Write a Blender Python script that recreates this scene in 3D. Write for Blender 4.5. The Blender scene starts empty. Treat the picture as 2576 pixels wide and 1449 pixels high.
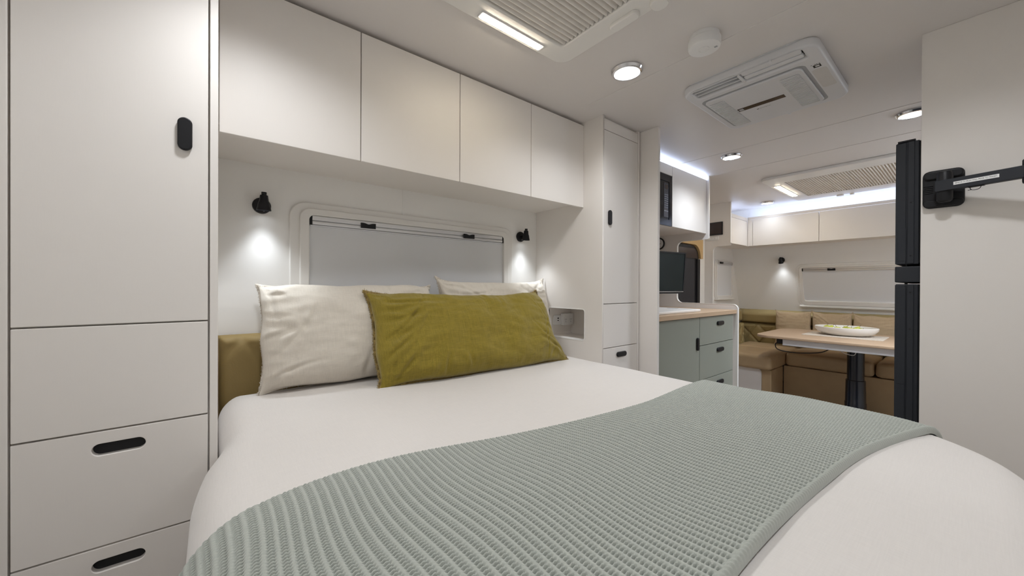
import bpy, bmesh, math, random
import numpy as np
from mathutils import Vector, Matrix, noise

random.seed(7)
C = bpy.context.scene.collection
SC = bpy.context.scene
PI = math.pi

# ------------------------------------------------------------------ camera
HC = 1.12
yaw, pit, rol = 0.679050609, -0.00355462447, 0.00460111866
cy_, sy_ = math.cos(yaw), math.sin(yaw)
fw = Vector((sy_, cy_, 0)); rt = Vector((cy_, -sy_, 0)); up = Vector((0, 0, 1))
fw2 = fw * math.cos(pit) + up * math.sin(pit); up2 = up * math.cos(pit) - fw * math.sin(pit)
r3 = rt * math.cos(rol) + up2 * math.sin(rol); u3 = up2 * math.cos(rol) - rt * math.sin(rol)
cam = bpy.data.objects.new('camera', bpy.data.cameras.new('camera'))
C.objects.link(cam)
cam.data.sensor_width = 36.0
cam.data.lens = 934.053963 / 2576 * 36
cam.data.clip_start = 0.02
cam.matrix_world = Matrix(((r3.x, u3.x, -fw2.x, 0), (r3.y, u3.y, -fw2.y, 0), (r3.z, u3.z, -fw2.z, HC), (0, 0, 0, 1)))
SC.camera = cam

# ------------------------------------------------------------------ world, exposure, light levels
w = bpy.data.worlds.new('world'); SC.world = w; w.use_nodes = True
w.node_tree.nodes['Background'].inputs[0].default_value = (0.8, 0.85, 0.9, 1)
w.node_tree.nodes['Background'].inputs[1].default_value = 0.3
SC.view_settings.view_transform = 'Standard'
SC.view_settings.look = 'None'
SC.view_settings.gamma = 1
SC.view_settings.use_curve_mapping = False
SC.view_settings.exposure = 0.06
SC.cycles.diffuse_bounces = 10
SC.cycles.max_bounces = 14
E_DOWN = 6.5      # downlight lens
W_DOWN = 22.0       # watts of each downlight's beam
W_READ = 5.5        # watts of each reading lamp's beam
E_COVE = 15.0      # kitchen cove strip
E_COVE2 = 12.0       # cool cove strips
E_HATCH = 55.0      # warm strips on the hatches
E_READ = 12.0      # reading lamps

# ------------------------------------------------------------------ materials
def mat(name, col, rough=0.5, metal=0.0, spec=0.5, bump=None, var=None, coat=0.0, sheen=0.0):
    m = bpy.data.materials.new(name); m.use_nodes = True
    nt = m.node_tree; b = nt.nodes['Principled BSDF']
    b.inputs['Base Color'].default_value = (*col, 1)
    b.inputs['Roughness'].default_value = rough
    b.inputs['Metallic'].default_value = metal
    b.inputs['Specular IOR Level'].default_value = spec
    b.inputs['Coat Weight'].default_value = coat
    b.inputs['Sheen Weight'].default_value = sheen
    tc = nt.nodes.new('ShaderNodeTexCoord')
    if var:                                   # (scale, amount, stretch vector)
        mp = nt.nodes.new('ShaderNodeMapping'); mp.inputs['Scale'].default_value = var[2] if len(var) > 2 else (1, 1, 1)
        nz = nt.nodes.new('ShaderNodeTexNoise'); nz.inputs['Scale'].default_value = var[0]; nz.inputs['Detail'].default_value = 5
        mx = nt.nodes.new('ShaderNodeMix'); mx.data_type = 'RGBA'
        mx.inputs['A'].default_value = (*[c * (1 - var[1]) for c in col], 1)
        mx.inputs['B'].default_value = (*[min(1, c * (1 + var[1])) for c in col], 1)
        nt.links.new(tc.outputs['Object'], mp.inputs[0]); nt.links.new(mp.outputs[0], nz.inputs['Vector'])
        nt.links.new(nz.outputs['Fac'], mx.inputs['Factor']); nt.links.new(mx.outputs['Result'], b.inputs['Base Color'])
    if bump:                                  # (scale, strength, distance, stretch)
        mp = nt.nodes.new('ShaderNodeMapping'); mp.inputs['Scale'].default_value = bump[3] if len(bump) > 3 else (1, 1, 1)
        nz = nt.nodes.new('ShaderNodeTexNoise'); nz.inputs['Scale'].default_value = bump[0]; nz.inputs['Detail'].default_value = 3
        bp = nt.nodes.new('ShaderNodeBump'); bp.inputs['Strength'].default_value = bump[1]; bp.inputs['Distance'].default_value = bump[2]
        nt.links.new(tc.outputs['Object'], mp.inputs[0]); nt.links.new(mp.outputs[0], nz.inputs['Vector'])
        nt.links.new(nz.outputs['Fac'], bp.inputs['Height']); nt.links.new(bp.outputs[0], b.inputs['Normal'])
    return m

def linen(name, col, scale=420.0, amt=0.12, strength=0.35, crumple=0.0):
    """woven cloth: two crossed thread noises give colour slubs and relief"""
    m = mat(name, col, 0.9, spec=0.15, sheen=0.25)
    nt = m.node_tree; b = nt.nodes['Principled BSDF']
    tc = nt.nodes.new('ShaderNodeTexCoord'); fac = []
    for st in ((1, 0.06, 0.06), (0.06, 1, 1)):
        mp = nt.nodes.new('ShaderNodeMapping'); mp.inputs['Scale'].default_value = st
        nz = nt.nodes.new('ShaderNodeTexNoise'); nz.inputs['Scale'].default_value = scale; nz.inputs['Detail'].default_value = 2
        nt.links.new(tc.outputs['Object'], mp.inputs[0]); nt.links.new(mp.outputs[0], nz.inputs['Vector']); fac.append(nz)
    ad = nt.nodes.new('ShaderNodeMath'); ad.operation = 'ADD'
    nt.links.new(fac[0].outputs['Fac'], ad.inputs[0]); nt.links.new(fac[1].outputs['Fac'], ad.inputs[1])
    mr = nt.nodes.new('ShaderNodeMapRange'); mr.inputs[1].default_value = 0.6; mr.inputs[2].default_value = 1.4
    nt.links.new(ad.outputs[0], mr.inputs[0])
    mx = nt.nodes.new('ShaderNodeMix'); mx.data_type = 'RGBA'
    mx.inputs['A'].default_value = (*[c * (1 - amt) for c in col], 1); mx.inputs['B'].default_value = (*[min(1, c * (1 + amt)) for c in col], 1)
    nt.links.new(mr.outputs[0], mx.inputs['Factor']); nt.links.new(mx.outputs['Result'], b.inputs['Base Color'])
    bp = nt.nodes.new('ShaderNodeBump'); bp.inputs['Strength'].default_value = strength; bp.inputs['Distance'].default_value = 0.001
    nt.links.new(ad.outputs[0], bp.inputs['Height']); nt.links.new(bp.outputs[0], b.inputs['Normal'])
    if crumple:
        mp = nt.nodes.new('ShaderNodeMapping'); mp.inputs['Scale'].default_value = (1.0, 1.0, 1.7); mp.inputs['Rotation'].default_value = (0, 0.35, 0)
        cr = nt.nodes.new('ShaderNodeTexNoise'); cr.noise_type = 'RIDGED_MULTIFRACTAL'; cr.inputs['Scale'].default_value = 11; cr.inputs['Detail'].default_value = 4; cr.inputs['Distortion'].default_value = 0.8
        b2 = nt.nodes.new('ShaderNodeBump'); b2.inputs['Strength'].default_value = crumple; b2.inputs['Distance'].default_value = 0.006
        nt.links.new(tc.outputs['Object'], mp.inputs[0]); nt.links.new(mp.outputs[0], cr.inputs['Vector'])
        nt.links.new(cr.outputs['Fac'], b2.inputs['Height']); nt.links.new(b2.outputs[0], bp.inputs['Normal'])
    return m

def emit(name, col, strength):
    m = bpy.data.materials.new(name); m.use_nodes = True; nt = m.node_tree
    nt.nodes.remove(nt.nodes['Principled BSDF'])
    e = nt.nodes.new('ShaderNodeEmission'); e.inputs[0].default_value = (*col, 1); e.inputs[1].default_value = strength
    nt.links.new(e.outputs[0], nt.nodes['Material Output'].inputs[0]); return m

def wood(name, a, b_, axis):
    m = mat(name, a, 0.42, spec=0.4); nt = m.node_tree; b = nt.nodes['Principled BSDF']
    tc = nt.nodes.new('ShaderNodeTexCoord'); mp = nt.nodes.new('ShaderNodeMapping'); mp.inputs['Scale'].default_value = axis
    nz = nt.nodes.new('ShaderNodeTexNoise'); nz.inputs['Scale'].default_value = 9; nz.inputs['Detail'].default_value = 8; nz.inputs['Distortion'].default_value = 0.6
    mx = nt.nodes.new('ShaderNodeMix'); mx.data_type = 'RGBA'; mx.inputs['A'].default_value = (*a, 1); mx.inputs['B'].default_value = (*b_, 1)
    nt.links.new(tc.outputs['Object'], mp.inputs[0]); nt.links.new(mp.outputs[0], nz.inputs['Vector'])
    nt.links.new(nz.outputs['Fac'], mx.inputs['Factor']); nt.links.new(mx.outputs['Result'], b.inputs['Base Color']); return m

LAM = mat('white_laminate', (0.79, 0.757, 0.725), 0.45, spec=0.4, bump=(350, 0.05, 0.001, (1, 1, 0.12)))
WALL = mat('wall_board', (0.82, 0.81, 0.79), 0.5, spec=0.35, bump=(60, 0.02, 0.001))
CEIL = mat('ceiling_sheet', (0.71, 0.68, 0.665), 0.38, spec=0.4, bump=(9, 0.02, 0.004))
EDGE = mat('white_edge_band', (0.84, 0.83, 0.81), 0.35)
PLAST = mat('white_plastic', (0.78, 0.78, 0.78), 0.38, bump=(200, 0.02, 0.0005))
PLAST2 = mat('cream_moulding', (0.78, 0.765, 0.74), 0.4, bump=(120, 0.02, 0.0005))
ACM = mat('air_conditioner_plastic', (0.68, 0.685, 0.71), 0.38, bump=(200, 0.02, 0.0005))
ALU = mat('brushed_aluminium', (0.75, 0.75, 0.76), 0.32, 0.85, bump=(90, 0.05, 0.0005, (0.05, 1, 1)))
RAIL = mat('white_enamel_rail', (0.72, 0.73, 0.76), 0.35)
BLACK = mat('black_plastic', (0.010, 0.010, 0.012), 0.45, spec=0.3, bump=(500, 0.08, 0.0005))
DARK = mat('dark_recess', (0.006, 0.006, 0.007), 0.7, bump=(100, 0.05, 0.001))
CHAR = mat('charcoal_powder_coat', (0.022, 0.025, 0.032), 0.5, spec=0.35, bump=(700, 0.12, 0.0005))
GLASSB = mat('black_glass', (0.008, 0.009, 0.014), 0.10, spec=0.35, var=(3, 0.2))
SCREEN = mat('tv_screen', (0.012, 0.018, 0.018), 0.25, spec=0.2, var=(4, 0.3))
BROWNG = mat('brown_glass', (0.03, 0.017, 0.015), 0.2, var=(5, 0.2))
BLIND = mat('blind_cloth', (0.72, 0.73, 0.75), 0.8, spec=0.2, bump=(500, 0.08, 0.0005))
SAGE = mat('sage_cabinet_board', (0.265, 0.28, 0.238), 0.45, spec=0.4, bump=(300, 0.04, 0.0006))
BENCH = wood('pale_oak_bench', (0.55, 0.40, 0.27), (0.46, 0.32, 0.205), (0.6, 14, 14))
TABLEM = wood('pale_oak_table', (0.53, 0.38, 0.26), (0.44, 0.31, 0.20), (14, 0.6, 14))
TANW = wood('golden_timber', (0.58, 0.40, 0.19), (0.50, 0.33, 0.15), (14, 14, 0.6))
FLOORM = wood('vinyl_plank', (0.30, 0.24, 0.19), (0.22, 0.17, 0.13), (0.6, 10, 10))
SEAT = mat('tan_upholstery', (0.46, 0.335, 0.195), 0.5, spec=0.4, bump=(260, 0.12, 0.001), var=(14, 0.07))
SEATL = mat('olive_tan_leather', (0.40, 0.315, 0.15), 0.36, spec=0.5, bump=(220, 0.15, 0.001), var=(12, 0.08))
HEADB = mat('tan_headboard_leather', (0.26, 0.185, 0.07), 0.62, spec=0.3, bump=(160, 0.35, 0.001), var=(10, 0.1))
CUSH = linen('tan_cushion_cloth', (0.46, 0.35, 0.225), 300, 0.08)
SHEET = linen('pale_linen_spread', (0.645, 0.615, 0.59), 420, 0.03, 0.15)
BEIGE = linen('natural_linen', (0.63, 0.585, 0.515), 520, 0.07, 0.3, 0.25)
GREEN = linen('olive_linen', (0.235, 0.18, 0.026), 420, 0.22, 0.4, 0.5)
GREENF = linen('olive_fringe', (0.27, 0.19, 0.06), 260, 0.25, 0.6)
BEIGEF = linen('natural_fringe', (0.62, 0.57, 0.50), 260, 0.15, 0.6)
KNIT = mat('sage_knit', (0.375, 0.395, 0.36), 0.95, spec=0.1, sheen=0.3, bump=(900, 0.5, 0.0008), var=(300, 0.10))
PLEAT = mat('pleated_blind_cloth', (0.74, 0.71, 0.67), 0.85, spec=0.15, bump=(250, 0.15, 0.001), var=(30, 0.10))
NAVY = mat('black_enamel_column', (0.008, 0.011, 0.02), 0.22, spec=0.5, coat=0.4, bump=(30, 0.01, 0.001))
CERAM = mat('white_ceramic', (0.80, 0.77, 0.73), 0.35, bump=(80, 0.03, 0.001))
PEAR = mat('pear_skin', (0.50, 0.52, 0.07), 0.42, var=(25, 0.25))
STEM = mat('pear_stem', (0.08, 0.06, 0.03), 0.7, bump=(300, 0.2, 0.001))
CHROME = mat('satin_chrome', (0.7, 0.7, 0.72), 0.18, 1.0, var=(20, 0.05))
MAT_ = linen('woven_placemat', (0.60, 0.53, 0.45), 220, 0.25, 0.8)
PAPER = mat('white_label', (0.85, 0.85, 0.85), 0.5, var=(30, 0.03))
INK = mat('black_ink', (0.01, 0.01, 0.01), 0.6, var=(30, 0.1))
KEYS = mat('grey_key_print', (0.22, 0.24, 0.30), 0.5, var=(30, 0.1))
GREYP = mat('grey_plastic', (0.33, 0.34, 0.36), 0.45, bump=(200, 0.05, 0.0005))
L_DOWN = emit('downlight_glow', (0.95, 0.97, 1.0), E_DOWN)
L_COVE = emit('cove_glow', (0.56, 0.69, 1.0), E_COVE)
L_COVE2 = emit('dinette_cove_glow', (0.56, 0.69, 1.0), E_COVE2)
L_HATCH = emit('hatch_strip_glow', (1.0, 0.88, 0.68), E_HATCH)
L_READ = emit('reading_lamp_glow', (0.88, 0.94, 1.0), E_READ)

# ------------------------------------------------------------------ helpers
LOCAL = set()
def link(o, parent=None):
    C.objects.link(o)
    if parent is not None:
        o.parent = parent
        if parent.name not in LOCAL and parent.type == 'EMPTY':
            o.matrix_parent_inverse = Matrix.Translation(-Vector(parent.location))
    return o

def tag(o, label=None, cat=None, group=None, kind=None):
    if label: o['label'] = label
    if cat: o['category'] = cat
    if group: o['group'] = group
    if kind: o['kind'] = kind
    return o

def thing(name, label, cat, loc=(0, 0, 0), group=None, local=False):
    o = bpy.data.objects.new(name, None); C.objects.link(o); o.location = loc; o.empty_display_size = 0.05
    if local: LOCAL.add(o.name)
    return tag(o, label, cat, group)

def struct_root(name, loc=(0, 0, 0)):
    o = bpy.data.objects.new(name, None); C.objects.link(o); o.location = loc; o['kind'] = 'structure'; return o

def mesh_obj(name, me, m, parent=None, smooth=False):
    me.materials.clear(); me.materials.append(m)
    if smooth: me.polygons.foreach_set('use_smooth', [True] * len(me.polygons))
    return link(bpy.data.objects.new(name, me), parent)

def bm_obj(name, bm, m, parent=None, smooth=False, M=None):
    if M is not None: bm.transform(M)
    me = bpy.data.meshes.new(name); bm.to_mesh(me); bm.free()
    return mesh_obj(name, me, m, parent, smooth)

def add_box(bm, x0, x1, y0, y1, z0, z1, bev=0.0, seg=2):
    r = bmesh.ops.create_cube(bm, size=1)
    vs = r['verts']
    for v in vs:
        v.co = Vector((x0 + (v.co.x + .5) * (x1 - x0), y0 + (v.co.y + .5) * (y1 - y0), z0 + (v.co.z + .5) * (z1 - z0)))
    if bev > 0:
        es = list({e for v in vs for e in v.link_edges})
        bmesh.ops.bevel(bm, geom=es, offset=bev, segments=seg, profile=.5, affect='EDGES')

def box(name, x0, x1, y0, y1, z0, z1, m, parent=None, bev=0.0015, seg=2, smooth=False):
    bm = bmesh.new(); add_box(bm, x0, x1, y0, y1, z0, z1, bev, seg)
    return bm_obj(name, bm, m, parent, smooth)

def boxes(name, lst, m, parent=None, bev=0.0):
    bm = bmesh.new()
    for b in lst: add_box(bm, *b, bev)
    return bm_obj(name, bm, m, parent)

def rpoly(pts, rad, n=6):
    """polygon with rounded corners; rad = number or list"""
    out = []; N = len(pts)
    for i in range(N):
        p = Vector(pts[i]); a = Vector(pts[i - 1]) - p; b = Vector(pts[(i + 1) % N]) - p
        r = rad[i] if isinstance(rad, (list, tuple)) else rad
        if r <= 0: out.append(tuple(p)); continue
        a_, b_ = a.normalized(), b.normalized()
        ang = a_.angle(b_); t = r / math.tan(ang / 2)
        c = p + (a_ + b_).normalized() * (r / math.sin(ang / 2))
        s, e = p + a_ * t - c, p + b_ * t - c
        a0 = math.atan2(s.y, s.x); a1 = math.atan2(e.y, e.x); d = (a1 - a0 + PI) % (2 * PI) - PI
        for k in range(n + 1):
            th = a0 + d * k / n; out.append((c.x + r * math.cos(th), c.y + r * math.sin(th)))
    return out

def rect(u0, u1, v0, v1, r=0.0, n=6):
    return rpoly([(u0, v0), (u1, v0), (u1, v1), (u0, v1)], r, n)

def FY(y): return Matrix(((1, 0, 0, 0), (0, 0, -1, y), (0, 1, 0, 0), (0, 0, 0, 1)))        # u=X v=Z w=-Y
def FX(x): return Matrix(((0, 0, -1, x), (-1, 0, 0, 0), (0, 1, 0, 0), (0, 0, 0, 1)))       # u=-Y v=Z w=-X
def FZ(z): return Matrix(((0, 1, 0, 0), (1, 0, 0, 0), (0, 0, -1, z), (0, 0, 0, 1)))        # u=Y v=X w=-Z (ceiling)
def FT(z): return Matrix(((1, 0, 0, 0), (0, 1, 0, 0), (0, 0, 1, z), (0, 0, 0, 1)))         # table tops: u=X v=Y w=Z

def plate_mesh(outer, holes, w0, w1, bev, M, nbev=2):
    cu = bpy.data.curves.new('plate', 'CURVE'); cu.dimensions = '2D'; cu.fill_mode = 'BOTH'
    for ring in [outer] + list(holes):
        sp = cu.splines.new('POLY'); sp.points.add(len(ring) - 1); sp.use_cyclic_u = True
        for p, q in zip(sp.points, ring): p.co = (q[0], q[1], 0, 1)
    cu.extrude = max(1e-5, abs(w1 - w0) / 2 - bev); cu.bevel_depth = bev; cu.bevel_resolution = nbev; cu.offset = -bev
    o = bpy.data.objects.new('plate', cu); C.objects.link(o)
    dg = bpy.context.evaluated_depsgraph_get()
    me = bpy.data.meshes.new_from_object(o.evaluated_get(dg))
    bpy.data.objects.remove(o); bpy.data.curves.remove(cu)
    me.transform(Matrix.Translation((0, 0, (w0 + w1) / 2)))
    bm = bmesh.new(); bm.from_mesh(me); bmesh.ops.remove_doubles(bm, verts=bm.verts, dist=1e-5)
    bmesh.ops.recalc_face_normals(bm, faces=bm.faces); bm.to_mesh(me); bm.free()
    me.transform(M); return me

def plate(name, outer, w0, w1, m, M, parent=None, holes=(), bev=0.0012):
    return mesh_obj(name, plate_mesh(outer, holes, w0, w1, bev, M), m, parent)

def add_lathe(bm, prof, n=32, M=Matrix.Identity(4), cap=True):
    rings = []
    for r, z in prof:
        rings.append([bm.verts.new(M @ Vector((r * math.cos(2 * PI * k / n), r * math.sin(2 * PI * k / n), z))) for k in range(n)])
    for a, b in zip(rings, rings[1:]):
        for k in range(n): bm.faces.new((a[k], a[(k + 1) % n], b[(k + 1) % n], b[k]))
    if cap:
        bm.faces.new(rings[0][::-1]); bm.faces.new(rings[-1])

def lathe(name, prof, m, parent=None, n=32, M=Matrix.Identity(4), cap=True, smooth=True):
    bm = bmesh.new(); add_lathe(bm, prof, n, M, cap); bmesh.ops.recalc_face_normals(bm, faces=bm.faces)
    o = bm_obj(name, bm, m, parent, smooth)
    if smooth: sharp(o)
    return o

def sharp(o, deg=35):
    me = o.data
    bm = bmesh.new(); bm.from_mesh(me)
    for e in bm.edges:
        if len(e.link_faces) == 2 and e.calc_face_angle(0) > math.radians(deg): e.smooth = False
    bm.to_mesh(me); bm.free()

def add_tube(bm, pts, r, n=8):
    pts = [Vector(p) for p in pts]; rings = []
    for i, p in enumerate(pts):
        t = (pts[min(i + 1, len(pts) - 1)] - pts[max(i - 1, 0)]).normalized()
        a = t.cross(Vector((0, 0, 1)))
        if a.length < 1e-3: a = t.cross(Vector((0, 1, 0)))
        a.normalize(); b = t.cross(a)
        rr = r[i] if isinstance(r, (list, tuple)) else r
        rings.append([bm.verts.new(p + (a * math.cos(2 * PI * k / n) + b * math.sin(2 * PI * k / n)) * rr) for k in range(n)])
    for a, b in zip(rings, rings[1:]):
        for k in range(n): bm.faces.new((a[k], a[(k + 1) % n], b[(k + 1) % n], b[k]))
    bm.faces.new(rings[0][::-1]); bm.faces.new(rings[-1])

def tube(name, pts, r, m, parent=None, n=8):
    bm = bmesh.new(); add_tube(bm, pts, r, n); bmesh.ops.recalc_face_normals(bm, faces=bm.faces)
    return bm_obj(name, bm, m, parent, True)

def smooth_path(pts, n=6):
    """Catmull-Rom"""
    P = [Vector(p) for p in pts]; P = [P[0]] + P + [P[-1]]; out = []
    for i in range(1, len(P) - 2):
        for k in range(n):
            t = k / n
            out.append(0.5 * ((2 * P[i]) + (P[i + 1] - P[i - 1]) * t + (2 * P[i - 1] - 5 * P[i] + 4 * P[i + 1] - P[i + 2]) * t * t + (3 * P[i] - P[i - 1] - 3 * P[i + 1] + P[i + 2]) * t ** 3))
    out.append(P[-2]); return out

def grid_mesh(name, V, nu, nv, close_u=False):
    """V: (nu*nv,3) array -> quad grid"""
    me = bpy.data.meshes.new(name)
    i = np.arange(nu - (0 if close_u else 1))[:, None]; j = np.arange(nv - 1)[None, :]
    i2 = (i + 1) % nu
    F = np.stack([i * nv + j, i2 * nv + j, i2 * nv + j + 1, i * nv + j + 1], -1).reshape(-1, 4)
    me.vertices.add(len(V)); me.vertices.foreach_set('co', np.ascontiguousarray(V, dtype=np.float32).ravel())
    me.loops.add(F.size); me.loops.foreach_set('vertex_index', F.ravel().astype(np.int32))
    me.polygons.add(len(F)); me.polygons.foreach_set('loop_start', np.arange(0, F.size, 4, dtype=np.int32))
    me.polygons.foreach_set('loop_total', np.full(len(F), 4, dtype=np.int32))
    me.update(); me.validate(); return me

def copy_tree(o, parent=None):
    c = o.copy(); C.objects.link(c)
    if parent is not None: c.parent = parent; c.matrix_parent_inverse = o.matrix_parent_inverse.copy()
    for ch in list(o.children): copy_tree(ch, c)
    return c

def text_mesh(body, size, width, M):
    cu = bpy.data.curves.new('txt', 'FONT'); cu.body = body; cu.size = size; cu.align_x = 'CENTER'; cu.align_y = 'CENTER'
    to = bpy.data.objects.new('txt', cu); C.objects.link(to)
    me = bpy.data.meshes.new_from_object(to.evaluated_get(bpy.context.evaluated_depsgraph_get())); bpy.data.objects.remove(to)
    xsz = max(v.co.x for v in me.vertices) - min(v.co.x for v in me.vertices)
    me.transform(M @ Matrix.Diagonal((width / xsz, 1.0, 1.0, 1.0))); return me

def nz3(x, y, z): return noise.noise(Vector((x, y, z)))

def beam(name, parent, watts, angle, loc, rot, col, radius):
    ld = bpy.data.lights.new(name, 'SPOT'); ld.energy = watts; ld.spot_size = math.radians(angle); ld.spot_blend = 1.0
    ld.shadow_soft_size = radius; ld.color = col
    o = bpy.data.objects.new(name, ld); C.objects.link(o); o.parent = parent; o.location = loc; o.rotation_euler = rot
    return o

# key planes, metres
H = 1.994        # ceiling
D = 1.673        # wall behind the bed head
WF = 1.178       # wardrobe fronts
XN = 1.538       # side of the bed niche
XP = 1.90        # partition at the bedroom opening
K = 3.019        # kitchen end panel
P = 4.101        # dinette partition
YS = 1.80        # side wall of the living end
def xend(z): return 4.815 + 0.34 * (1.583 - z)

# ================================================================== the setting
o = box('floor', -0.36, 5.40, -0.50, 1.90, -0.03, 0.0, FLOORM, None, 0); o['kind'] = 'structure'
o = box('ceiling', -0.36, 5.05, -0.50, 1.90, H, H + 0.03, CEIL, None, 0); o['kind'] = 'structure'
ceil = o
for k, (x, y0, y1) in enumerate(((1.41, -0.45, 1.17), (2.582, -0.45, 1.30), (3.047, -0.45, 1.79))):
    o = box('trim_%d' % (k + 1), x - 0.008, x + 0.008, y0, y1, H - 0.0018, H + 0.002, CEIL, None, 0.0006); o['kind'] = 'structure'
o = box('wall_left', -0.39, -0.352, -0.50, 1.90, 0, H, WALL, None, 0); o['kind'] = 'structure'
o = box('wall_head', -0.36, 1.90, D, D + 0.03, 0, H, WALL, None, 0); o['kind'] = 'structure'
o = box('wall_side', 1.90, 5.45, YS, YS + 0.03, 0, H, WALL, None, 0); o['kind'] = 'structure'
o = box('wall_rear', -0.36, 5.45, -0.53, -0.50, 0, H, WALL, None, 0); o['kind'] = 'structure'
bm = bmesh.new(); add_box(bm, 0, 0.03, -0.50, 1.83, 0, H)
for v in bm.verts: v.co.x += xend(v.co.z)
o = bm_obj('wall_end', bm, WALL); o['kind'] = 'structure'
o = box('wall_partition', XP, XP + 0.03, -0.50, 0.113, 0, H, LAM, None, 0.002); o['kind'] = 'structure'
o = box('trim_4', 1.880, 1.902, 1.073, YS, 0, H, LAM, None, 0.002); o['kind'] = 'structure'     # return panel beside the tall cupboard
o = box('trim_5', 0.690, 0.696, D - 0.003, D + 0.002, 1.45, 1.568, WALL, None, 0.001); o['kind'] = 'structure'   # joint strip over the window

# ---- windows
def window(name, M, u0, u1, v0, v1, catches, frame_l=0.068, bottom=None, sill=False):
    """u0..u1, v0..v1: the blind opening"""
    root = struct_root(name, M @ Vector(((u0 + u1) / 2, v0, 0)))
    f = frame_l; vb = v0 - f if bottom is None else bottom
    plate('window_frame', rect(u0 - f, u1 + f, vb, v1 + f * 0.75, 0.06), 0.0, 0.012, PLAST2, M, root, [rect(u0, u1, v0, v1, 0.02)], 0.005)
    plate('inner_frame', rect(u0 - f * 0.5, u1 + f * 0.5, vb + f * 0.45, v1 + f * 0.4, 0.04), 0.010, 0.022, PLAST2, M, root, [rect(u0, u1, v0, v1, 0.018)], 0.004)
    plate('roller_blind', rect(u0 - 0.002, u1 + 0.002, v0 - 0.002, v1 - 0.036, 0.0), 0.004, 0.006, BLIND, M, root, (), 0.0)
    plate('top_rail', rect(u0 + 0.010, u1 - 0.010, v1 - 0.020, v1 - 0.001), 0.004, 0.020, ALU, M, root, (), 0.003)
    plate('rail_line', rect(u0 + 0.002, u1 - 0.002, v1 - 0.0225, v1 - 0.0195), 0.004, 0.017, GREYP, M, root, (), 0.001)
    plate('pull_bar', rect(u0 + 0.010, u1 - 0.010, v1 - 0.036, v1 - 0.0225), 0.006, 0.021, ALU, M, root, (), 0.003)
    plate('pull_lip', rect(u0 + 0.004, u1 - 0.004, v1 - 0.043, v1 - 0.0372), 0.006, 0.013, RAIL, M, root, (), 0.001)
    for a, b, in ((u0 + 0.0005, u0 + 0.011), (u1 - 0.011, u1 - 0.0005)):
        left = a < (u0 + u1) / 2
        plate('end_cap', rpoly([(a, v1 - 0.037), (b, v1 - 0.037), (b, v1 - 0.0005), (a, v1 - 0.0005)], [0, 0, 0.0 if left else 0.010, 0.010 if left else 0.0]), 0.002, 0.018, BLACK, M, root, (), 0.0008)
    for c in catches:
        out = []
        for k in range(25):
            t = k / 24; u = c - 0.031 + 0.062 * t
            out.append((u, v1 - 0.010 - 0.005 * math.exp(-((t - .5) / .2) ** 2)))
        out = [(c - 0.031, v1 - 0.032), (c + 0.031, v1 - 0.032)] + out[::-1]
        plate('blind_catch', out, 0.018, 0.032, BLACK, M, root, (), 0.003)
    if sill:
        plate('window_sill', rect(u0 - f * .9, u1 + f * .9, vb - 0.004, vb + 0.014, 0.006), 0.0, 0.034, PLAST2, M, root, (), 0.004)
    return root
window('window_1', FY(D), 0.300, 1.274, 0.93, 1.402, (0.527, 1.041))
th = math.atan(0.34)
ex, ev = Vector((0, -1, 0)), Vector((-math.sin(th), 0, math.cos(th))); ew = ex.cross(ev)
ME = Matrix(((ex.x, ev.x, ew.x, xend(0)), (ex.y, ev.y, ew.y, 0), (ex.z, ev.z, ew.z, 0), (0, 0, 0, 1)))   # tilted end wall: u=-Y, v up the slope
vs = 1 / math.cos(th)
window('window_2', ME, -1.141, -0.20, 0.988 * vs, 1.338 * vs, (-0.897, -0.36), 0.052, 0.925 * vs, True)
window('window_3', FY(YS), 4.37, 4.788, 1.03, 1.421, (4.47,), 0.03, 0.985, True)

# ---- entry door in the side wall, between kitchen and dinette
dr = struct_root('door_1', (3.55, YS, 0))
arch = rpoly([(3.20, 0.10), (3.895, 0.10), (3.895, 1.545), (3.20, 1.545)], [0.0, 0.0, 0.13, 0.13], 10)
plate('door_leaf', arch, 0.004, 0.03, BLACK, FY(YS), dr, (), 0.003)
plate('door_glass', rpoly([(3.24, 1.415), (3.868, 1.415), (3.868, 1.515), (3.24, 1.515)], [0.0, 0.0, 0.09, 0.09], 10), 0.030, 0.033, BROWNG, FY(YS), dr, (), 0.001)
plate('fly_screen', rect(3.24, 3.80, 0.30, 1.405, 0.01), 0.030, 0.034, mat('fly_screen_mesh', (0.02, 0.02, 0.026), 0.6, bump=(900, 0.3, 0.0005)), FY(YS), dr, (), 0.001)
plate('door_jamb', rect(3.845, 3.90, 0.10, 1.41, 0.004), 0.02, 0.045, BLACK, FY(YS), dr, (), 0.003)
tanp = [(3.16, 1.416), (3.19, 1.416)] + [(q[0], q[1]) for q in rpoly([(3.19, 1.40), (3.19, 1.552), (3.903, 1.552), (3.903, 1.40)], [0, 0.135, 0.135, 0], 10) if q[1] > 1.416] + [(3.903, 1.416), (3.952, 1.416), (3.952, 1.612), (3.16, 1.612)]
plate('door_surround', tanp, 0.0, 0.05, TANW, FY(YS), dr, (), 0.002)

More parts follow.
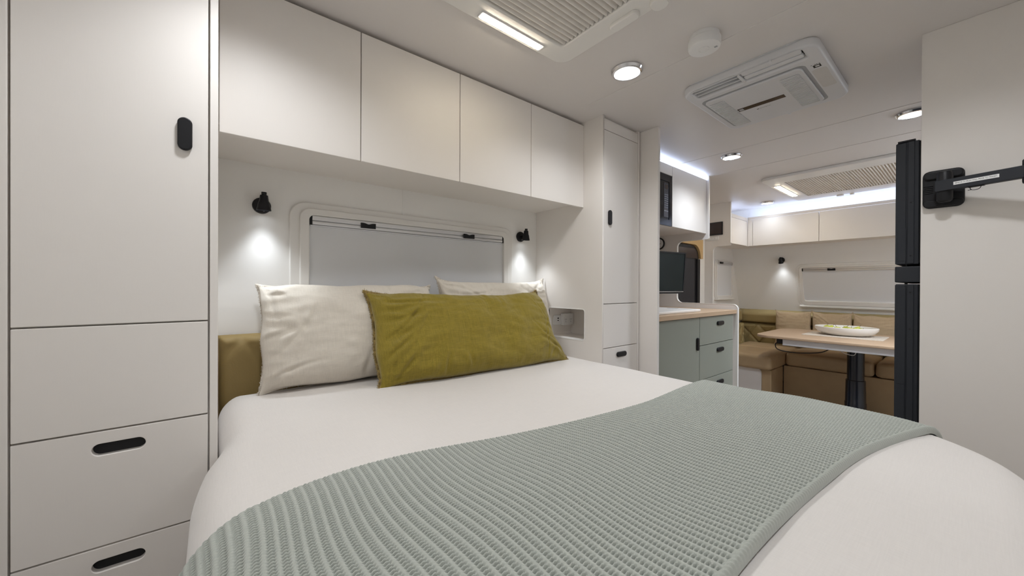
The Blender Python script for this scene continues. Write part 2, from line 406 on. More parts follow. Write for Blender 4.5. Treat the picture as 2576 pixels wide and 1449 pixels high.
# ---- ceiling covers, cut panels at the kitchen end and the dinette
plate_K = plate('wall_kitchen_end', rpoly([(-1.085, 0.02), (-1.085, 0.996), (-1.548, 0.996), (-1.548, 1.500), (-1.297, 1.500), (-1.297, H), (-YS, H), (-YS, 0.02)],
                                         [0, 0.035, 0.045, 0.045, 0.012, 0, 0, 0], 8), 0.0, 0.018, LAM, FX(K + 0.018), None, (), 0.002)
plate_K['kind'] = 'structure'
edge = rpoly([(-1.085, 0.02), (-1.085, 0.996), (-1.548, 0.996), (-1.548, 1.500), (-1.297, 1.500), (-1.297, H)], [0, 0.035, 0.045, 0.045, 0.012, 0], 8)
def edge_band(name, pts, x0, x1, t, parent):
    """thin strip along an open line of (u,v) on an X plane"""
    bm = bmesh.new(); n = len(pts); rows = []
    for i, p in enumerate(pts):
        a = Vector(pts[max(i - 1, 0)]); b = Vector(pts[min(i + 1, n - 1)]); d = (b - a).normalized(); nn = Vector((-d.y, d.x))
        q0 = Vector(p) + nn * t; q1 = Vector(p) - nn * t * 0.3
        rows.append([bm.verts.new((x, -q.x, q.y)) for x, q in ((x0, q0), (x1, q0), (x1, q1), (x0, q1))])
    for a, b in zip(rows, rows[1:]):
        for k in range(4): bm.faces.new((a[k], a[(k + 1) % 4], b[(k + 1) % 4], b[k]))
    bmesh.ops.recalc_face_normals(bm, faces=bm.faces)
    return bm_obj(name, bm, EDGE, parent, False)
edge_band('edge_strip', edge, K - 0.0015, K + 0.0195, 0.0022, plate_K)
part_o = [(-1.18, 0.0), (-1.18, 0.352), (-1.715, 0.352), (-1.715, 1.552), (-1.546, 1.552), (-1.546, H), (-YS, H), (-YS, 0.0)]
part_o[0] = (-1.269, 0.0); part_o[1] = (-1.269, 0.352)
plate_P = plate('wall_dinette', rpoly(part_o, [0, 0.055, 0.03, 0.05, 0.0, 0, 0, 0], 8), 0.0, 0.018, LAM, FX(P + 0.018), None, (), 0.002)
plate_P['kind'] = 'structure'
edge_band('edge_strip', rpoly(part_o[:5], [0, 0.055, 0.03, 0.05, 0], 8), P - 0.0015, P + 0.0195, 0.0025, plate_P)
edge_band('edge_strip', [(-1.546, 1.58), (-1.546, H)], P - 0.0015, P + 0.0195, 0.003, plate_P)

# ================================================================== built-in cupboards
def pill(cx, cv, L, W, vertical=False, n=10):
    a, b = (W / 2, L / 2) if vertical else (L / 2, W / 2)
    return rect(cx - a, cx + a, cv - b, cv + b, min(a, b) * 0.999, n)

def pill_handle(parent, M, cx, cv, L, W, vertical, t=0.010, w0=0.0):
    h = plate('handle', pill(cx, cv, L, W, vertical), w0, w0 + t, BLACK, M, parent, (), 0.003); return h

def recess_cup(parent, M, cx, cv, L, W):
    h = plate('handle', pill(cx, cv, L + 0.006, W + 0.006), -0.040, -0.016, DARK, M, parent, (), 0.0); h['label'] = 'black cut-out finger pull'; return h

def wardrobe(name, label, x0, x1, xs, door_x, hx, hx2, side_panel, handle_pill):
    """xs: outer carcass span; door_x: door span"""
    t = thing(name, label, 'wardrobe', ((x0 + x1) / 2, WF, 0))
    d0, d1 = door_x
    box('carcass', x0 + 0.004, x1 - 0.004, WF + 0.019, D, 0.0, H, LAM, t)
    box('stile', x0, d0 - 0.0035, WF, WF + 0.03, 0, H, LAM, t)
    box('stile', d1 + 0.0035, x1, WF, WF + 0.03, 0, H, LAM, t)
    dd = box('door', d0, d1, WF, WF + 0.017, 1.035, 1.9215, LAM, t)
    pill_handle(dd, FY(WF), hx, 1.478, 0.077, 0.027, True)
    box('top_panel', d0, d1, WF + 0.001, WF + 0.017, 1.9255, 1.977, LAM, t)
    box('fixed_panel', d0, d1, WF, WF + 0.017, 0.8065, 1.0315, LAM, t)
    M = FY(WF)
    for z0, z1, zh in ((0.5555, 0.803, 0.764), (0.306, 0.552, 0.512), (0.06, 0.3025, 0.262)):
        if handle_pill:
            f = box('drawer', d0, d1, WF, WF + 0.017, z0, z1, LAM, t); pill_handle(f, M, hx2, zh, 0.084, 0.027, False, 0.009)
        else:
            f = plate('drawer', rect(d0, d1, z0, z1), -0.017, 0.0, LAM, M, t, [pill(hx2, zh, 0.083, 0.026)], 0.0012); recess_cup(f, M, hx2, zh, 0.083, 0.026)
    return t
wardrobe('wardrobe', 'tall white wardrobe with two cut-out drawer pulls, left of the bed', -0.35, 0.011, None, (-0.307, -0.0085), -0.051, -0.159, None, False)
rw = wardrobe('wardrobe', 'narrow white wardrobe with pill handles between bed and kitchen', XN, 1.869, None, (1.5505, 1.849), 1.594, 1.702, None, True)
# the bed-side panel of that wardrobe, with its open pocket
sp = plate('side_panel', rect(-D, -(WF - 0.001), 0.0, H), 0.0, 0.011, LAM, FX(XN + 0.0105), rw, [rect(-1.563, -1.293, 0.835, 0.999, 0.014)], 0.0012)
# carcass gets a pocket: replace its solid block by boxes around the pocket
old = [c for c in rw.children if c.name.startswith('carcass')][0]; bpy.data.objects.remove(old)
X0, X1, PD = XN + 0.011, 1.865, 1.735
boxes('carcass', [(X0, X1, WF + 0.019, 1.287, 0, H), (X0, X1, 1.569, D, 0, H), (X0, X1, 1.287, 1.569, 0, 0.829), (X0, X1, 1.287, 1.569, 1.005, H), (PD, X1, 1.287, 1.569, 0.829, 1.005)], LAM, rw)
bm = bmesh.new()
rg = rect(-1.563, -1.293, 0.835, 0.999, 0.014)
ra = [bm.verts.new((XN - 0.001, -u, v)) for u, v in rg]; rb = [bm.verts.new((PD - 0.001, -u, v)) for u, v in rg]
for i in range(len(rg)): bm.faces.new((ra[i], ra[(i + 1) % len(rg)], rb[(i + 1) % len(rg)], rb[i]))
bm.faces.new(rb)
lin = bm_obj('pocket_lining', bm, LAM, rw)
edge_rim = plate('pocket_rim', rect(-1.567, -1.289, 0.831, 1.003, 0.017), -0.004, 0.0012, EDGE, FX(XN), rw, [rect(-1.5625, -1.2935, 0.8355, 0.9985, 0.0135)], 0.0006)

# power points inside the pocket (on the head-end face, y 1.563)
t = thing('usb_outlet', 'small white plate with two dark ports in the bedside pocket', 'outlet', (1.605, 1.563, 0.92))
M = FY(1.562)
plate('plate', rect(1.572, 1.640, 0.893, 0.951, 0.006), 0.0, 0.006, PLAST, M, t, (), 0.002)
plate('port', rect(1.606, 1.618, 0.929, 0.936, 0.001), 0.005, 0.0068, DARK, M, t, (), 0.0003)
plate('port', rect(1.607, 1.617, 0.917, 0.922, 0.001), 0.005, 0.0068, DARK, M, t, (), 0.0003)
t = thing('power_outlet', 'white double power outlet block in the bedside pocket', 'outlet', (1.70, 1.563, 0.92))
plate('body', rect(1.640, 1.728, 0.889, 0.960, 0.003), 0.0, 0.022, PLAST, M, t, (), 0.002)
for cx in (1.662, 1.706):
    for du, dv in ((-0.006, 0.006), (0.006, 0.006), (0, -0.008)):
        plate('socket_slot', rect(cx + du - 0.0012, cx + du + 0.0012, 0.918 + dv - 0.0045, 0.918 + dv + 0.0045), 0.0215, 0.0226, GREYP, M, t, (), 0.0)
    plate('rocker', rect(cx - 0.006, cx + 0.006, 0.941, 0.950, 0.001), 0.021, 0.0245, PLAST, M, t, (), 0.0005)

# overhead cupboard across the bed head
OH = 1.302
t = thing('overhead_cupboard', 'long white four-door overhead cupboard above the bed head', 'cupboard', (0.77, OH, 1.57))
box('carcass', 0.012, XN - 0.002, OH + 0.018, D, 1.569, 1.985, LAM, t)
box('infill', 0.012, XN - 0.002, OH + 0.05, D, 1.985, H, LAM, t)
for a, b in ((0.0145, 0.3895), (0.3925, 0.776), (0.779, 1.1615), (1.1645, 1.537)):
    box('door', a, b, OH, OH + 0.017, 1.543, 1.978, LAM, t)

# ================================================================== bed
BX0, BX1, BY0, BY1, BZ, BR = -0.005, 1.536, -0.11, 1.613, 0.752, 0.085
RF, RH = 0.34, 0.06
def dome(d): return 0.010 * (1 - np.exp(-np.maximum(d - BR, 0) / 0.16))
def bed_bulge(P3):
    x, y = P3[:, 0], P3[:, 1]
    a = np.clip((1.20 - y) / 0.30, 0, 1); a = a * a * (3 - 2 * a)
    wgt = np.clip((0.30 - x) / 0.30, 0, 1)
    b = np.clip((y - 1.05) / 0.13, 0, 1)
    P3[:, 0] = x - 0.028 * a * wgt + 0.019 * b * wgt
    return P3
def sdf(x, y):
    cx, cyy = (BX0 + BX1) / 2, (BY0 + BY1) / 2; hx, hy = (BX1 - BX0) / 2, (BY1 - BY0) / 2
    px, py = x - cx, y - cyy; r = np.where(py < 0, RF, RH)
    qx, qy = np.abs(px) - hx + r, np.abs(py) - hy + r
    return np.minimum(np.maximum(qx, qy), 0) + np.hypot(np.maximum(qx, 0), np.maximum(qy, 0)) - r
def wrap(x, y, off):
    """lay flat cloth point (x,y) on the bed, off = height above the spread"""
    e = 1e-4; d = -sdf(x, y)
    gx = (sdf(x + e, y) - sdf(x - e, y)) / (2 * e); gy = (sdf(x, y + e) - sdf(x, y - e)) / (2 * e)
    gl = np.maximum(np.hypot(gx, gy), 1e-6); gx, gy = gx / gl, gy / gl
    q = BR - d; a = np.clip(q / BR, 0, PI / 2)
    Rr = BR + off
    din = np.where(q > 0, BR - Rr * np.sin(a), d)
    z = BZ - BR + Rr * np.cos(a); z = np.where(q > 0, z, BZ + off)
    z = z - np.maximum(q - BR * PI / 2, 0) + dome(d)
    k = np.where(q > 0, d - din, 0)
    return np.stack([x + gx * k, y + gy * k, z], -1)

t = thing('bed', 'white divan base and mattress under the pale linen bedspread', 'bed', (0.76, 0.8, 0))
plate('bed_base', rpoly([(0.04, 0.0), (1.50, 0.0), (1.50, 1.60), (0.04, 1.60)], [0.25, 0.25, 0.02, 0.02]), 0.0, 0.42, LAM, FT(0.0), t, (), 0.004)
plate('mattress', rpoly([(0.03, -0.06), (1.51, -0.06), (1.51, 1.60), (0.03, 1.60)], [0.28, 0.28, 0.04, 0.04]), 0.421, 0.66, PLAST, FT(0.0), t, (), 0.02)

# bedspread: rings of the rounded plan, from the middle out over the edge and down
rings = []
def plan_ring(inset):
    out = []
    x0, x1, y0, y1 = BX0 + inset, BX1 - inset, BY0 + inset, BY1 - inset
    rf, rh = max(RF - inset, 0.004), max(RH - inset, 0.004)
    def line(a, b, n): return [(a[0] + (b[0] - a[0]) * k / n, a[1] + (b[1] - a[1]) * k / n) for k in range(n)]
    def arc(c, r, a0, n): return [(c[0] + r * math.cos(a0 + PI / 2 * k / n), c[1] + r * math.sin(a0 + PI / 2 * k / n)) for k in range(n)]
    out += line((x0 + rf, y0), (x1 - rf, y0), 40); out += arc((x1 - rf, y0 + rf), rf, -PI / 2, 20)
    out += line((x1, y0 + rf), (x1, y1 - rh), 50); out += arc((x1 - rh, y1 - rh), rh, 0, 8)
    out += line((x1 - rh, y1), (x0 + rh, y1), 40); out += arc((x0 + rh, y1 - rh), rh, PI / 2, 8)
    out += line((x0, y1 - rh), (x0, y0 + rf), 50); out += arc((x0 + rf, y0 + rf), rf, PI, 20)
    return np.array(out)
for ins in (0.74, 0.6, 0.45, 0.34, 0.27, 0.22, 0.18, 0.15, 0.125, 0.105):
    r = plan_ring(ins); rings.append(np.column_stack([r, np.full(len(r), BZ) + dome(np.full(len(r), ins))]))
for k in range(12):
    a = PI / 2 * k / 11; ins = BR - BR * math.sin(a)
    r = plan_ring(ins); rings.append(np.column_stack([r, np.full(len(r), BZ - BR + BR * math.cos(a)) + dome(np.full(len(r), ins))]))
base_r = plan_ring(0.0)
for k, z in enumerate((0.62, 0.56, 0.49, 0.42, 0.35, 0.29)):
    th_ = np.arange(len(base_r)) / len(base_r) * 2 * PI
    wv = 0.004 * (k + 1) / 6 * np.sin(th_ * 37 + 0.6 * k)
    c = base_r - np.array([[0.76, 0.8]]); c /= np.linalg.norm(c, axis=1, keepdims=True)
    b2 = base_r + c * (wv[:, None] - 0.002 * k); rings.append(np.column_stack([b2, np.full(len(base_r), z)]))
nr, npt = len(rings), len(base_r)
V = np.concatenate(rings)
for i, p in enumerate(V):                      # very soft rumples of the cloth
    V[i, 2] += 0.0035 * nz3(p[0] * 3.1, p[1] * 3.7, 1.3) + 0.0012 * nz3(p[0] * 11, p[1] * 9, 4.2)
V = bed_bulge(V)
V = V.reshape(nr, npt, 3).transpose(1, 0, 2).reshape(-1, 3)
me = grid_mesh('bedspread', V, npt, nr, True)
bm = bmesh.new(); bm.from_mesh(me); bm.verts.ensure_lookup_table()
bm.faces.new([bm.verts[i * nr] for i in range(npt)]); bmesh.ops.recalc_face_normals(bm, faces=bm.faces); bm.to_mesh(me); bm.free()
tag(mesh_obj('bedspread', me, SHEET, None, True), 'pale oatmeal linen bedspread with rounded foot corners covering the bed', 'bedspread')

# knitted throw: ridges across its width, purl bumps between them
def lerp_edge(pts, x):
    xs = np.array([p[0] for p in pts]); ys = np.array([p[1] for p in pts]); yv = np.interp(x, xs, ys)
    out = np.zeros_like(yv)
    for k in range(-3, 4): out += np.interp(x + 0.03 * k, xs, ys)
    return out / 7
TOP = [(-0.40, 0.50), (-0.12, 0.615), (-0.02, 0.685), (0.04, 0.728), (0.15, 0.752), (0.26, 0.742), (0.45, 0.705), (0.61, 0.676), (0.80, 0.635), (0.97, 0.617), (1.25, 0.632), (1.50, 0.662), (1.75, 0.685)]
BOT = [(-0.40, 0.10), (-0.05, 0.15), (0.30, 0.175), (0.53, 0.182), (0.73, 0.176), (0.90, 0.160), (1.04, 0.148), (1.20, 0.118), (1.35, 0.078), (1.47, 0.045), (1.75, -0.04)]
RP, SP = 0.0143, 0.0060
xl, xr = -0.27, 1.655
nrid = int((xr - xl) / RP); SU = 7; SV = 6
nst = 90
nu, nv = nrid * SU + 1, nst * SV + 1
U = np.linspace(0, nrid, nu)[:, None] * np.ones((1, nv)); T = np.linspace(0, 1, nv)[None, :] * np.ones((nu, 1))
xs = xl + U * RP
ytop, ybot = lerp_edge(TOP, xs), lerp_edge(BOT, xs)
yy = ytop + (ybot - ytop) * T
xx = xs + 0.020 * T * np.sin(PI * np.clip((xs - 0.05) / 1.5, 0, 1)) + 0.004 * np.sin(T * 9 + xs * 7)     # the ridges lean a little
a = U % 1.0
b = (T * nst + 0.5 * (np.floor(U) % 2)) % 1.0
band = np.maximum(0, np.cos(2 * PI * a)) ** 0.6
g = np.exp(-((a - 0.5) / 0.225) ** 4)
ball = np.exp(-((a - 0.5) / 0.22) ** 2) * (0.5 + 0.5 * np.cos(2 * PI * b)) ** 0.85
pit = g * (0.5 - 0.5 * np.cos(2 * PI * b)) ** 1.9
strand = band * 0.5 * np.cos(2 * PI * (b * 2 + 0.35 * np.abs(((a + 0.5) % 1.0) - 0.5) * 4))
hgt = 0.0026 * band + 0.0036 * ball - 0.0125 * pit + 0.0003 * strand
rt_, rb_ = T * nst, (1 - T) * nst                       # stitches from the head-side and the foot-side edge
k0 = np.exp(-(rt_ / 1.3) ** 2)
hgt = hgt * (1 - 0.55 * k0); rise = 0.0142 - 0.0115 * np.exp(-(rt_ / 0.9) ** 2) - 0.002 * k0
rope = np.where(rb_ < 1.1, np.clip(1 - ((rb_ - 1.1) / 1.1) ** 2, 0, 1) ** 0.5, 1 - 0.25 * np.clip((rb_ - 1.1) / 1.1, 0, 1) ** 2)         # plaited border rope on the foot side
inr = np.clip((2.2 - rb_) / 0.6, 0, 1)
hgt = hgt * (1 - inr) + inr * (0.0165 * rope - 0.0142 + 0.0012 * rope * np.cos(2 * PI * (U * 1.6 + rb_ * 0.55)) + 0.0006)
P3 = wrap(xx.ravel(), yy.ravel(), (rise + hgt + 0.0022 * (0.5 + 0.5 * np.sin(xx * 13 + yy * 6)) + 0.0018 * np.sin(yy * 21 - xx * 4)).ravel())
low = np.array([nz3(p[0] * 3.1, p[1] * 3.7, 1.3) for p in P3[::9]]); low = np.repeat(low, 9)[:len(P3)]
P3[:, 2] += 0.0035 * low
P3 = bed_bulge(P3)
me = grid_mesh('throw', P3, nu, nv)
thr = mesh_obj('throw_blanket', me, KNIT, None, True)
tag(thr, 'sage green chunky ribbed knit throw laid across the foot of the bed', 'blanket')

# headboard
def quilted(name, M, u0, u1, v0, v1, t0, t1, m, parent, dia, off=(0, 0), depth=0.010, puff=0.02, nu=120, nv=40):
    """padded panel with diamond creases; (u,v) plane, w = t"""
    u = np.linspace(u0, u1, nu)[:, None] * np.ones((1, nv)); v = np.linspace(v0, v1, nv)[None, :] * np.ones((nu, 1))
    eu = np.minimum(u - u0, u1 - u) / puff; ev_ = np.minimum(v - v0, v1 - v) / puff
    e = np.clip(np.minimum(eu, ev_), 0, 1); prof = np.sqrt(1 - (1 - e) ** 2)
    w_ = t0 + (t1 - t0) * prof
    if dia:
        p = ((u - off[0]) / dia[0] + (v - off[1]) / dia[1]) % 1.0; q = ((u - off[0]) / dia[0] - (v - off[1]) / dia[1]) % 1.0
        dp = np.minimum(p, 1 - p); dq = np.minimum(q, 1 - q)
        w_ = w_ - depth * prof * (np.exp(-(dp / 0.07) ** 2) + np.exp(-(dq / 0.07) ** 2)) * (0.8)
        w_ = w_ + 0.5 * depth * prof * np.minimum(dp, dq) * 2
    G = np.stack([u, v, w_], -1)
    back = np.stack([u, v, np.full_like(u, t0 - 0.0)], -1)
    me = grid_mesh(name, G.reshape(-1, 3), nu, nv); me.transform(M)
    o = mesh_obj(name, me, m, parent, True)
    return o
t = thing('headboard', 'tan quilted leather headboard low behind the bed pillows', 'headboard', (0.77, D, 0.7))
box('backing_board', 0.016, XN - 0.004, D - 0.030, D - 0.002, 0.45, 0.935, SEAT, t, 0.002)
quilted('padded_cover', FY(D), 0.0135, XN - 0.003, 0.45, 0.944, 0.010, 0.058, HEADB, t, (0.30, 0.30), (0.08, 0.93), 0.007, 0.03, 260, 90)

# ---- pillows
def slump(u, v, cut):
    """one end sinks inward above its lower corner"""
    q = min(1.0, max(0.0, (v + 1) / 0.75)); return cut * max(0.0, u) ** 3 * q * q * (3 - 2 * q)

def pillow_mesh(w_, h_, t_, seed, ear=0.05, wrinkle=0.006, sag=0.0, back=0.4, nu=190, nv=100, creases=34, cut=0.0):
    vs_ = []; rnd = random.Random(seed); ox = rnd.uniform(0, 50)
    N = nu * nv
    for side in (1, -1):
        for i in range(nu):
            u = -1 + 2 * i / (nu - 1); u = math.sin(u * PI / 2 * 0.92) / math.sin(PI / 2 * 0.92)
            for j in range(nv):
                v = -1 + 2 * j / (nv - 1); v = math.sin(v * PI / 2 * 0.92) / math.sin(PI / 2 * 0.92)
                x = u * (w_ / 2 - ear * (1 - abs(v) ** 7) * abs(u) ** 3)
                z = v * (h_ / 2 - ear * (1 - abs(u) ** 11) * abs(v) ** 3)
                f = max(0.0, (1 - abs(u) ** 6)) ** 0.5 * max(0.0, (1 - abs(v) ** 4)) ** 0.5
                f *= 0.72 + 0.28 * (1 - u * u) * (1 - v * v)
                pin = (abs(u) * abs(v)) ** 7; f *= 1 - 0.75 * min(1, pin * 1.4)
                y = -side * t_ / 2 * f * (1.0 if side > 0 else back)
                x += 0.010 * nz3(v * 1.6, seed * 3.1, ox) * abs(u) ** 2; z += 0.010 * nz3(u * 2.2, seed * 1.7, ox) * abs(v) ** 2
                bl = 0.045 * min(1, f * 1.6) * t_ / 0.2      # the stuffed body bellies out past the seam
                x += bl * 0.55 * u * abs(u) ** 3 * (1 - v ** 6); z += bl * 0.55 * v * abs(v) ** 3 * (1 - u ** 6)
                x -= slump(u, v, cut)
                if sag: z -= sag * (1 - u * u) * max(0, v) ** 2
                ed = max(abs(u), abs(v)); inner = 1 - ed ** 6
                # wrinkles: pulled folds from the corners and along the seams
                cu, cv = (1 if u > 0 else -1), (1 if v > 0 else -1)
                dx, dz = (cu - u) * w_, (cv - v) * h_
                rr = math.hypot(dx, dz); an = math.atan2(dz, dx)
                ridge = lambda q: 1 - 2 * abs(math.sin(q)) ** 0.6
                wr = math.exp(-rr / 0.15) * ridge(an * 6 + 2.5 * nz3(rr * 7, seed, ox)) * 0.9
                wr += math.exp(-(1 - abs(u)) * w_ / 0.085) * ridge(v * h_ * 34 + u * w_ * 9 + 2.6 * nz3(v * 2.4, u * 3 + ox, seed)) * (0.75 + 0.7 * nz3(v * 4, seed, ox))
                wr += math.exp(-(1 - abs(v)) * h_ / 0.05) * ridge(u * w_ * 27 + v * h_ * 7 + 2.6 * nz3(u * 2.4, seed, v * 3 + ox)) * (0.6 + 0.8 * nz3(u * 5, seed, ox))
                wr += 0.30 * nz3(u * w_ * 9 + ox, v * h_ * 22, side * 2 + seed) + 1.1 * nz3(u * w_ * 4.5, v * h_ * 6 + ox, side + seed)
                y -= side * wrinkle * wr * min(1, f * 3) * inner * (1.0 if side > 0 else 0.4)
                vs_.append((x, y, z))
    V = np.array(vs_)
    # folds: each runs inward from the seam as a narrow valley with a ridge beside it
    uu = np.sin(np.linspace(-1, 1, nu) * PI / 2 * 0.92) / math.sin(PI / 2 * 0.92); vv = np.sin(np.linspace(-1, 1, nv) * PI / 2 * 0.92) / math.sin(PI / 2 * 0.92)
    UU, VV = np.meshgrid(uu * w_ / 2, vv * h_ / 2, indexing='ij')
    dy = np.zeros_like(UU)
    for c in range(creases):
        k = rnd.random()
        if k < 0.62:
            sg = rnd.choice((-1, 1)); x0, z0 = sg * w_ / 2 * rnd.uniform(0.86, 0.985), h_ / 2 * rnd.uniform(-0.95, 0.95); a0 = (PI if sg > 0 else 0) + (0.35 if z0 < 0 else -0.35) * sg * -1 + rnd.uniform(-0.3, 0.3); L = rnd.uniform(0.09, 0.26)
        elif k < 0.85:
            sg = rnd.choice((-1, 1)); x0, z0 = w_ / 2 * rnd.uniform(-0.95, 0.95), sg * h_ / 2 * rnd.uniform(0.82, 0.97); a0 = -sg * PI / 2 + rnd.uniform(-0.9, 0.9); L = rnd.uniform(0.04, 0.11)
        else:
            x0, z0 = w_ / 2 * rnd.uniform(-0.7, 0.7), h_ / 2 * rnd.uniform(-0.7, 0.7); a0 = rnd.uniform(0, 2 * PI); L = rnd.uniform(0.05, 0.12)
        bend = rnd.uniform(-3, 3); sg_ = rnd.uniform(0.0055, 0.012); A = rnd.uniform(0.35, 0.85) * (0.55 if k >= 0.85 else 1.0)
        lx = (UU - x0) * math.cos(a0) + (VV - z0) * math.sin(a0); ly = -(UU - x0) * math.sin(a0) + (VV - z0) * math.cos(a0)
        ly = ly - bend * lx ** 2
        tp = np.where((lx > 0) & (lx < L), np.sin(PI * np.clip(lx / L, 0, 1)) ** 0.7 * (1 - 0.5 * np.clip(lx / L, 0, 1)), 0)
        dy += A * tp * (-np.exp(-(ly / sg_) ** 2) + 0.75 * np.exp(-((ly - 2.0 * sg_) / (1.3 * sg_)) ** 2) + 0.35 * np.exp(-((ly + 2.2 * sg_) / (1.5 * sg_)) ** 2))
    ed_ = np.maximum(np.abs(UU) / (w_ / 2), np.abs(VV) / (h_ / 2)); dy *= (1 - ed_ ** 14)
    V[:N, 1] -= dy.ravel() * wrinkle * 0.85
    idx = lambda s, i, j: s * N + i * nv + j
    F = []
    for s in (0, 1):
        for i in range(nu - 1):
            for j in range(nv - 1):
                q = (idx(s, i, j), idx(s, i + 1, j), idx(s, i + 1, j + 1), idx(s, i, j + 1)); F.append(q if s == 0 else q[::-1])
    me = bpy.data.meshes.new('pillow'); me.from_pydata([tuple(v) for v in V], [], F)
    bm = bmesh.new(); bm.from_mesh(me); bmesh.ops.remove_doubles(bm, verts=bm.verts, dist=1e-5); bmesh.ops.recalc_face_normals(bm, faces=bm.faces); bm.to_mesh(me); bm.free()
    return me

def outline_pt(w_, h_, ear, s, seed=0, sag=0.0, cut=0.0):
    """point on the seam, s in 0..4"""
    k = int(s) % 4; f = s - int(s); q = -1 + 2 * f; ox = random.Random(seed).uniform(0, 50)
    u, v = ((q, -1), (1, q), (-q, 1), (-1, -q))[k]
    return (u * (w_ / 2 - ear * (1 - abs(v) ** 7) * abs(u) ** 3) + 0.010 * nz3(v * 1.6, seed * 3.1, ox) * abs(u) ** 2 - slump(u, v, cut),
            v * (h_ / 2 - ear * (1 - abs(u) ** 11) * abs(v) ** 3) + 0.010 * nz3(u * 2.2, seed * 1.7, ox) * abs(v) ** 2 - sag * (1 - u * u) * max(0, v) ** 2, u, v)

def fringe_mesh(w_, h_, ear, n, L, wd, seed, sag=0.0, curl=0.006, cut=0.0):
    rnd = random.Random(seed); bm = bmesh.new()
    for k in range(n):
        s = 4 * k / n + rnd.uniform(-.3, .3) / n * 4
        x, z, u, v = outline_pt(w_, h_, ear, s % 4, seed, sag, cut); x2, z2, _, _ = outline_pt(w_, h_, ear, (s + 0.01) % 4, seed, sag, cut)
        tx, tz = x2 - x, z2 - z; l = math.hypot(tx, tz) or 1; tx, tz = tx / l, tz / l; nx, nz_ = tz, -tx
        ll = L * rnd.uniform(.5, 1.5); sl = rnd.uniform(-1.1, 1.1); oy = rnd.uniform(-curl, curl); w2 = wd * rnd.uniform(.6, 1.2)
        p0 = Vector((x + nx * L * 0.3, rnd.uniform(-.0015, .0015), z - nz_ * .004)); p2 = Vector((x + nx * ll + tx * ll * sl, oy, z + nz_ * ll + tz * ll * sl))
        p1 = (p0 + p2) / 2 + Vector((0, oy * .3 + rnd.uniform(-.002, .002), 0))
        add_tube(bm, [p0, p1, p2], [w2, w2 * .9, w2 * .5], 4)
    bmesh.ops.recalc_face_normals(bm, faces=bm.faces); return bm

def pillow(name, label, cat, w_, h_, t_, seed, m, mf, loc, yaw_, lean, ear=0.05, wrinkle=0.006, sag=0.0, group=None, fringe=(700, 0.012, 0.0011), roll_=0.0, hem=True, creases=34, cut=0.0):
    t = thing(name, label, cat, (0, 0, 0), group, local=True)
    R = Matrix.Translation(loc) @ Matrix.Rotation(yaw_, 4, 'Z') @ Matrix.Rotation(-lean, 4, 'X') @ Matrix.Rotation(roll_, 4, 'Y') @ Matrix.Translation((0, 0, h_ / 2))
    t.matrix_world = R
    me = pillow_mesh(w_, h_, t_, seed, ear, wrinkle, sag, creases=creases, cut=cut)
    mesh_obj('cover', me, m, t, True)
    if fringe:
        fo = bm_obj('fringe', fringe_mesh(w_, h_, ear, *fringe, seed, sag, cut=cut), mf, t, True); fo['kind'] = 'stuff'
    if hem:
        n = 360; rows = []; bw = fringe[1] * 0.9 if fringe else 0.0
        for k in range(n):                     # a narrow frayed selvedge that waves along the seam
            x, z, u, v = outline_pt(w_, h_, ear, 4 * k / n, seed, sag, cut); l = math.hypot(u, v) or 1
            o1 = (0.009 * nz3(k * 0.13, seed, 2.0) + 0.006 * nz3(k * 0.4, seed, 7.0)) * (1 if fringe else 0)
            nx, nzz = (u if abs(u) > .999 else 0), (v if abs(v) > .999 else 0)
            rows.append([(x - nx * .008, 0.0028, z - nzz * .008), (x + nx * bw, 0.0012 + o1, z + nzz * bw), (x + nx * bw, -0.0012 + o1, z + nzz * bw), (x - nx * .008, -0.0028, z - nzz * .008)])
        me2 = grid_mesh('hem', np.array(rows).reshape(-1, 3), n, 4, True); mesh_obj('hem', me2, mf, t, True)
    return t
ZB = BZ + 0.004
pillow('pillow', 'natural linen pillow with frayed edge against tan headboard, nearer the tall wardrobe', 'pillow', 0.665, 0.388, 0.235, 3, BEIGE, BEIGEF, (0.455, 1.485, ZB - 0.002), -0.03, 0.30, 0.015, 0.010, 0.004, 'linen bed pillows', (1000, 0.006, 0.0008))
pillow('pillow', 'natural linen pillow half hidden behind the olive cushion, beside the narrow wardrobe', 'pillow', 0.70, 0.41, 0.18, 8, BEIGE, BEIGEF, (1.170, 1.512, ZB + 0.004), 0.0, 0.20, 0.020, 0.010, 0.012, 'linen bed pillows', (900, 0.007, 0.0009))
pillow('cushion', 'long olive green linen cushion with frayed edges leaning on the bed pillows', 'cushion', 0.93, 0.39, 0.205, 21, GREEN, GREENF, (0.918, 1.285, ZB - 0.004), -0.035, 0.47, 0.013, 0.011, 0.034, None, (2600, 0.0085, 0.0009), cut=0.060)

